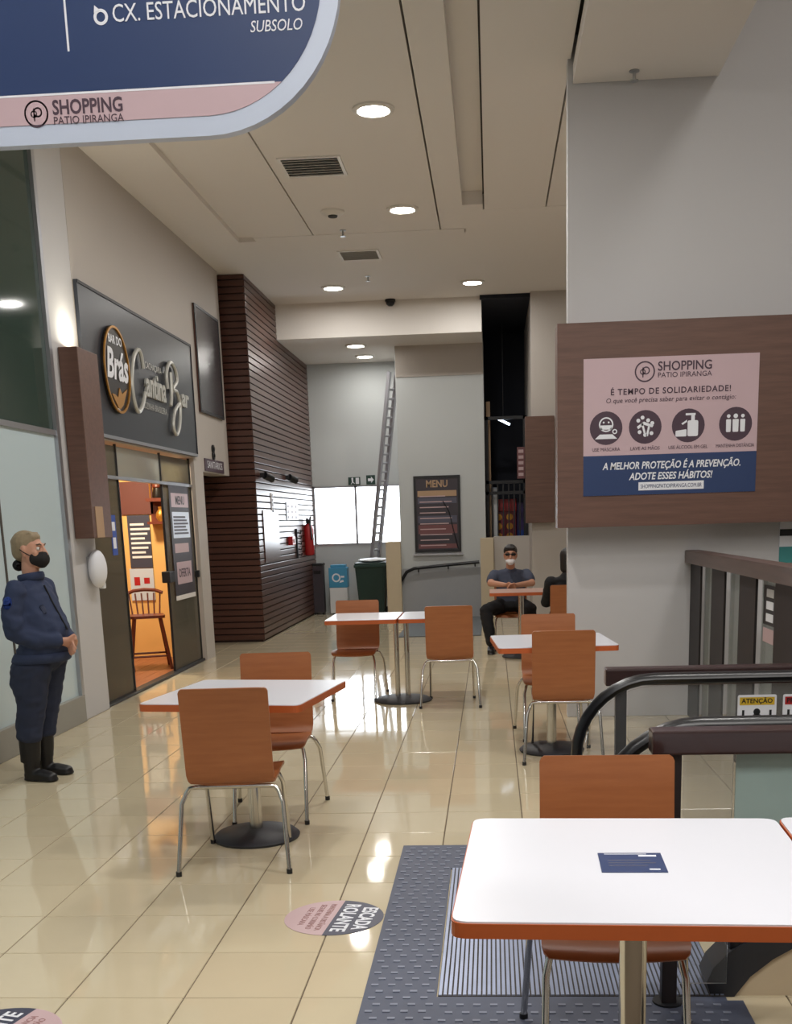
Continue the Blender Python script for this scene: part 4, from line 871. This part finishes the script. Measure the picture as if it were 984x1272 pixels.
def hand(bm, wrist, palm, s, fdir, side, curl):
    # palm ellipsoid with five bent fingers; fdir = finger direction, side = towards the thumb, curl = inward
    fdir, side, curl = V3(fdir).normalized(), V3(side).normalized(), V3(curl).normalized()
    w, p = V3(wrist), V3(palm)
    hull(bm, [(w, .024*s), (p + side*.02*s, .018*s), (p - side*.022*s, .016*s), (p + fdir*.03*s + side*.028*s, .013*s), (p + fdir*.03*s - side*.03*s, .012*s)])
    for k, (off, ln) in enumerate(((.030,.068),(.010,.076),(-.011,.070),(-.030,.055))):
        a = p + fdir*.034*s + side*off*s; b = a + (fdir*.8+curl*.35).normalized()*ln*.45*s; c = b + (fdir*.35+curl*.9).normalized()*ln*.34*s; d = c + (curl-fdir*.3).normalized()*ln*.26*s
        limb(bm, [(a,.0095*s),(b,.009*s),(c,.0082*s),(d,.007*s)], (8,6))
    a = p + side*.03*s - fdir*.012*s; b = a + (side*.7+fdir*.6+curl*.2).normalized()*.036*s; c = b + (fdir*.9+curl*.4).normalized()*.028*s
    limb(bm, [(a,.0125*s),(b,.0105*s),(c,.008*s)], (8,6))
def head(bm, c, s=1.0, yaw=0.0):
    # local: face towards +Y; skull, jaw, nose, brow, lips, ears, neck comes from the body
    R = Matrix.Rotation(yaw, 3, 'Z')
    q = lambda x,y,z: V3(c) + R @ V3((x*s,y*s,z*s))
    hull(bm, [(q(0,-.012,.03), (.073*s,.088*s,.085*s)), (q(0,.012,-.03), (.064*s,.072*s,.07*s))])
    hull(bm, [(q(0,.03,-.03), (.056*s,.058*s,.05*s)), (q(0,.058,-.088), (.028*s,.022*s,.018*s)), (q(.03,.02,-.075), .022*s), (q(-.03,.02,-.075), .022*s)])
    hull(bm, [(q(0,.09,.02), .008*s), (q(0,.108,-.022), .0115*s), (q(.014,.092,-.028), .008*s), (q(-.014,.092,-.028), .008*s)], (8,6))
    hull(bm, [(q(.032,.078,.036), .010*s), (q(-.032,.078,.036), .010*s)], (8,6))
    for sx in (-1,1):
        hull(bm, [(q(sx*.075,-.008,.012), (.010*s,.018*s,.026*s)), (q(sx*.073,-.004,-.022), (.008*s,.012*s,.014*s))], (8,6)); hull(bm, [(q(sx*.042,.055,-.012), .020*s), (q(sx*.034,.05,-.05), .02*s)], (8,6))
    hull(bm, [(q(.018,.082,-.056), .007*s), (q(-.018,.082,-.056), .007*s), (q(0,.09,-.054), .008*s)], (8,6)); hull(bm, [(q(.014,.08,-.066), .006*s), (q(-.014,.08,-.066), .006*s), (q(0,.086,-.067), .008*s)], (8,6))
    return q
def eyes(q, par, s=1.0):
    for sx in (-1,1):
        bm = bmesh.new(); bmesh.ops.create_uvsphere(bm, u_segments=14, v_segments=10, radius=.0115*s, matrix=Matrix.Translation(q(sx*.031,.071,.014))); e = fin(bm, 'eye', M['eye'], par, True)
        bm = bmesh.new(); bmesh.ops.create_uvsphere(bm, u_segments=12, v_segments=8, radius=.0065*s, matrix=Matrix.Translation(q(sx*.031,.0775,.014))); fin(bm, 'iris', M['iris'], e, True)
        bm = bmesh.new(); hull(bm, [(q(sx*.018,.086,.036), .0035*s), (q(sx*.034,.086,.042), .004*s), (q(sx*.05,.072,.038), .003*s)], (8,6)); fin(bm, 'eyebrow', M['brow'], par, True)

# --- security guard, standing in profile, hands clasped in front
gu = empty('person', (-2.885, 6.83, 0), math.radians(-97))
HC = (0, -.085, 1.435)
Q = {}
def guard_body(bm):
    Q['q'] = head(bm, HC, 1.0)
    limb(bm, [((0,-.10,1.25), (.055,.055,.05)), ((0,-.095,1.38), (.05,.052,.05))])
    hull(bm, [((0,-.095,1.20), (.16,.085,.06)), ((0,-.08,1.08), (.16,.12,.10)), ((0,-.04,.92), (.155,.135,.1)), ((0,-.06,.84), (.15,.13,.09))])
    for sx in (-1,1):
        limb(bm, [((sx*.175,-.10,1.20), .05), ((sx*.225,-.115,.965), .04)]); limb(bm, [((sx*.225,-.115,.965), .038), ((sx*.07,.135,.885), .026)])
        limb(bm, [((sx*.09,-.05,.80), .095), ((sx*.085,.005,.46), .062)]); limb(bm, [((sx*.085,.005,.46), .06), ((sx*.08,-.02,.27), .055), ((sx*.08,-.015,.08), .038)])
        hull(bm, [((sx*.085,-.03,.05), .035), ((sx*.1,.13,.035), (.036,.05,.025))])
    hand(bm, (.065,.14,.885), (.015,.175,.872), 1.0, (-.9,.3,-.25), (.1,.5,.8), (-.2,-.7,-.5))
    hand(bm, (-.065,.14,.885), (-.02,.168,.862), 1.0, (.9,.35,-.25), (-.1,.5,.8), (.1,.6,-.7))
body = flesh('body', guard_body, .0065, M['skin'], gu)
q = Q['q']; eyes(q, gu)
def jacket(bm):
    hull(bm, [((0,-.105,1.215), (.185,.10,.05)), ((0,-.10,1.08), (.20,.165,.10)), ((0,-.045,.95), (.205,.19,.09)), ((0,-.04,.865), (.195,.175,.05))])
    hull(bm, [((0,-.10,1.27), (.075,.078,.022)), ((0,-.105,1.22), (.12,.095,.03))])
    hull(bm, [((0,-.06,.835), (.205,.185,.03)), ((0,-.06,.79), (.205,.185,.02))])
    for sx in (-1,1):
        limb(bm, [((sx*.18,-.11,1.195), .075), ((sx*.228,-.125,1.08), .073), ((sx*.235,-.125,.965), .066)]); limb(bm, [((sx*.235,-.125,.965), .066), ((sx*.17,.02,.90), .058), ((sx*.085,.125,.888), .044)])
        hull(bm, [((sx*.237,-.12,1.03), .071), ((sx*.232,-.105,1.0), .073)])
flesh('jacket', jacket, .010, M['navycloth'], gu, 3, cloth=0.008)
bm = bmesh.new(); add_tube(bm, [(.075*math.cos(a), -.10+.078*math.sin(a), 1.275+.012*math.sin(a)) for a in [2*PI*k/20 for k in range(20)]], .016, 8, closed=True, rs=[(.012,.026)]*20); fin(bm, 'collar', M['navycloth'], gu, True)
bm = bmesh.new(); add_tube(bm, [(.204*math.cos(a), -.058+.188*math.sin(a), .785) for a in [2*PI*k/28 for k in range(28)]], .02, 8, closed=True, rs=[(.012,.03)]*28); fin(bm, 'waistband', M['navycloth'], gu, True)
tube('zip', [(.0,.0,1.225),(.0,.055,1.12),(.0,.115,1.02),(.0,.155,.95)], .006, M['blackcloth'], gu, 6)
bm = bmesh.new(); hull(bm, [((.09,.03,1.10), (.035,.012,.012)), ((.09,.052,1.06), (.035,.012,.012))]); fin(bm, 'pocket_flap', M['navytrouser'], gu, True)
bm = bmesh.new(); hull(bm, [((.262,-.12,1.13), (.045,.035,.045))]); fin(bm, 'sleeve_badge', M['badge'], gu, True)
def trousers(bm):
    hull(bm, [((0,-.055,.86), (.19,.17,.03)), ((0,-.06,.80), (.19,.168,.04)), ((0,-.085,.74), (.19,.17,.07))])
    for sx in (-1,1):
        limb(bm, [((sx*.095,-.07,.74), (.11,.15,.09)), ((sx*.093,-.005,.52), (.088,.095,.07)), ((sx*.088,.0,.42), (.08,.092,.06)), ((sx*.085,-.01,.28), (.074,.085,.04))])
flesh('trousers', trousers, .010, M['navytrouser'], gu, 3, cloth=0.008)
for sx, dy in ((-1, .03), (1, -.03)):
    def boot(bm):
        limb(bm, [((sx*.083,-.012,.30), (.066,.072,.02)), ((sx*.083,-.02,.16), (.058,.066,.04)), ((sx*.085,-.03,.06), (.048,.06,.04))])
        hull(bm, [((sx*.085,-.05,.035), (.042,.045,.033)), ((sx*.095,.06,.04), (.048,.06,.035)), ((sx*.103,.145,.03), (.044,.045,.028))])
        hull(bm, [((sx*.085,-.05,.010), (.046,.05,.010)), ((sx*.103,.145,.010), (.05,.055,.010))])
    flesh('boot', boot, .008, M['boot'], gu, 1)
def ghair(bm):
    hull(bm, [(q(0,-.03,.04), (.082,.088,.088)), (q(0,-.055,-.005), (.07,.062,.06)), (q(0,.035,.085), (.055,.03,.025))])
    for a in range(5): hull(bm, [(q(-.04+.02*a,.03,.105), .012), (q(-.03+.015*a,-.09,.06), .02)], (8,6))
flesh('hair', ghair, .007, M['hair_ash'], gu, 1)
bm = bmesh.new(); hull(bm, [(q(0,-.09,-.085), (.036,.036,.036))]); fin(bm, 'hair_bun', M['hair_black'], gu, True)
def mask_shape(bm): hull(bm, [(q(0,.078,-.05), (.05,.042,.045)), (q(0,.098,-.018), .018), (q(.05,.035,-.045), (.016,.02,.035)), (q(-.05,.035,-.045), (.016,.02,.035)), (q(0,.07,-.09), (.03,.025,.015))])
flesh('face_mask', mask_shape, .006, M['maskblack'], gu, 1)
for sx in (-1,1): tube('mask_strap', [q(sx*.060,.035,-.03), q(sx*.08,.0,-.005), q(sx*.084,-.022,.012)], .0035, M['maskblack'], gu, 6)
for ch in gu.children_recursive:                        # the whole figure leans forward from the ankles
    boot_ = ch.name.startswith('boot')
    for v in ch.data.vertices:
        if boot_ or (v.co.z < .12 and ch.name.startswith('body')): v.co.y = .02 + (v.co.y-.02)*(.80 if v.co.z < .12 else 1)
        h_ = min(max((v.co.z-1.24)/.08, 0), 1); k_ = min(max((v.co.z-.62)/.2, 0), 1)
        v.co.y += k_*((1-h_)*(.17-v.co.y)*.18 + h_*.046)
        t_ = min(max((v.co.z-.30)/.55, 0), 1); v.co.y += -.035 + .115*t_*t_*(3-2*t_)
tag(gu, 'person in navy security uniform and black mask standing by the storefront with clasped hands', 'person')

# --- seated man at the far table, dark glasses and pulled-down white mask
mn = empty('person', (.22, 13.50, 0), PI)
HM = (.0, .05, 1.115)
def man_body(bm):
    Q['m'] = head(bm, HM, 1.0)
    limb(bm, [((0,-.02,.93), .055), ((0,.02,1.06), .052)])
    hull(bm, [((0,-.04,.90), (.18,.08,.05)), ((0,-.03,.75), (.165,.11,.1)), ((0,-.04,.56), (.155,.12,.08))])
    limb(bm, [((.19,-.03,.88), .052), ((.24,.11,.80), .042)]); limb(bm, [((.24,.11,.80), .040), ((.07,.30,.785), .028)])
    limb(bm, [((-.19,-.03,.88), .052), ((-.25,.10,.79), .042)]); limb(bm, [((-.25,.10,.79), .040), ((-.06,.32,.782), .028)])
    hand(bm, (.07,.30,.785), (.03,.34,.783), 1.0, (-.9,.35,0), (.2,.6,.6), (-.3,.0,-.6)); hand(bm, (-.06,.32,.782), (-.03,.355,.778), 1.0, (.9,.3,0), (-.2,.6,.6), (.2,.1,-.6))
    limb(bm, [((.10,-.03,.53), .085), ((.30,.30,.49), .06)]); limb(bm, [((.30,.30,.49), .06), ((.24,.38,.10), .042)]); hull(bm, [((.24,.37,.05), .034), ((.25,.50,.035), (.036,.05,.025))])
    limb(bm, [((-.10,-.03,.53), .085), ((-.22,.30,.50), .06)]); limb(bm, [((-.22,.30,.50), .06), ((-.20,.33,.10), .042)]); hull(bm, [((-.20,.32,.05), .034), ((-.21,.45,.035), (.036,.05,.025))])
flesh('body', man_body, .008, M['skin2'], mn)
q = Q['m']; eyes(q, mn)
def shirt(bm):
    hull(bm, [((0,-.045,.915), (.185,.09,.045)), ((0,-.03,.75), (.18,.128,.1)), ((0,-.04,.555), (.172,.14,.06))]); hull(bm, [((0,-.02,.965), (.062,.062,.015)), ((0,-.03,.93), (.10,.08,.02))])
    for sx in (-1,1): limb(bm, [((sx*.185,-.035,.885), .072), ((sx*.225,.045,.835), .066)])
flesh('t_shirt', shirt, .010, M['tshirt'], mn, 3, cloth=0.006)
def pants(bm):
    hull(bm, [((0,-.04,.53), (.17,.14,.07)), ((0,.05,.52), (.16,.1,.07))])
    limb(bm, [((.10,-.0,.53), .098), ((.30,.30,.49), .078), ((.27,.355,.28), .07), ((.245,.375,.13), .062)]); limb(bm, [((-.10,-.0,.53), .098), ((-.22,.30,.50), .078), ((-.20,.33,.28), .07), ((-.20,.33,.13), .062)])
flesh('trousers', pants, .010, M['blackcloth'], mn, 3, cloth=0.006)
for x, y in ((.245,.42), (-.205,.37)):
    def shoe(bm): hull(bm, [((x,y-.06,.05), (.045,.05,.05)), ((x,y+.09,.035), (.046,.06,.035))]); hull(bm, [((x,y-.06,.01), (.046,.055,.01)), ((x,y+.1,.01), (.048,.062,.01))])
    flesh('shoe', shoe, .008, M['boot'], mn, 1)
def mhair(bm):
    hull(bm, [(q(0,-.025,.055), (.084,.09,.082)), (q(0,-.055,.0), (.07,.055,.055)), (q(0,.045,.088), (.05,.03,.022))])
    for a in range(7): hull(bm, [(q(-.05+.017*a,.02+.006*(a%2),.118-.9*(-.05+.017*a)**2*8), .016), (q(-.045+.015*a,.068,.088), .013)], (8,6))
flesh('hair', mhair, .007, M['hair_black'], mn, 1)
bm = bmesh.new()
for sx in (-1,1): hull(bm, [(q(sx*.020,.096,.016), (.010,.006,.015)), (q(sx*.048,.086,.016), (.014,.006,.016))]); add_tube(bm, [q(sx*.062,.08,.022), q(sx*.079,.0,.022)], .004, 6)
hull(bm, [(q(-.015,.10,.02), .004), (q(.015,.10,.02), .004)], (6,5)); fin(bm, 'sunglasses', M['rubber'], mn, True)
def mmask(bm): hull(bm, [(q(0,.08,-.065), (.046,.034,.032)), (q(.045,.04,-.06), (.014,.02,.025)), (q(-.045,.04,-.06), (.014,.02,.025)), (q(0,.066,-.096), (.03,.024,.014))])
flesh('face_mask', mmask, .006, M['maskwhite'], mn, 1)
tag(mn, 'seated person in grey-blue t-shirt, sunglasses and white mask leaning on the small table', 'person')

# --- person in black seated with back to us, mostly behind the column
pb = empty('person', (.80, 12.0, 0), 0)
def pb_body(bm):
    Q['p'] = head(bm, (0, .0, 1.105), 1.0)
    limb(bm, [((0,-.05,.93), .055), ((0,-.02,1.05), .052)]); hull(bm, [((0,-.05,.88), (.17,.08,.05)), ((0,-.06,.72), (.155,.11,.1)), ((0,-.07,.55), (.15,.10,.07))])
    for sx in (-1,1):
        limb(bm, [((sx*.185,-.05,.87), .05), ((sx*.215,.10,.66), .042)]); limb(bm, [((sx*.215,.10,.66), .04), ((sx*.10,.30,.70), .028)])
        hand(bm, (sx*.10,.30,.70), (sx*.09,.345,.70), 1.0, (-sx*.3,.9,0), (-sx*.6,.1,.6), (0,.1,-.8))
        limb(bm, [((sx*.09,-.05,.53), .08), ((sx*.11,.33,.50), .058)]); limb(bm, [((sx*.11,.33,.50), .056), ((sx*.11,.32,.1), .04)]); hull(bm, [((sx*.11,.30,.05), .034), ((sx*.12,.43,.035), (.036,.05,.025))])
flesh('body', pb_body, .009, M['skin2'], pb)
def pbj(bm):
    hull(bm, [((0,-.055,.895), (.18,.095,.045)), ((0,-.06,.72), (.18,.115,.1)), ((0,-.06,.56), (.168,.105,.06))]); hull(bm, [((0,-.045,.965), (.07,.07,.02)), ((0,-.05,.92), (.11,.085,.02))])
    for sx in (-1,1): limb(bm, [((sx*.18,-.055,.87), .072), ((sx*.22,.10,.66), .062), ((sx*.115,.28,.70), .045)])
flesh('jacket', pbj, .010, M['blackcloth'], pb, 3, cloth=0.006)
def pbp(bm):
    hull(bm, [((0,-.05,.53), (.165,.11,.07)), ((0,.05,.52), (.16,.1,.07))])
    for sx in (-1,1): limb(bm, [((sx*.095,0,.53), .092), ((sx*.11,.33,.50), .074), ((sx*.11,.32,.13), .06)])
flesh('trousers', pbp, .010, M['blackcloth'], pb, 3)
for sx in (-1,1):
    def shoe(bm): hull(bm, [((sx*.11,.28,.05), (.045,.05,.05)), ((sx*.12,.43,.035), (.046,.06,.035))])
    flesh('shoe', shoe, .009, M['boot'], pb, 1)
qq = Q['p']
flesh('hair', lambda bm: hull(bm, [(qq(0,-.02,.045), (.088,.092,.088)), (qq(0,-.05,-.09), (.085,.05,.06))]), .008, M['hair_black'], pb, 1)
tag(pb, 'person dressed in black seated with back turned, mostly hidden by the column', 'person')
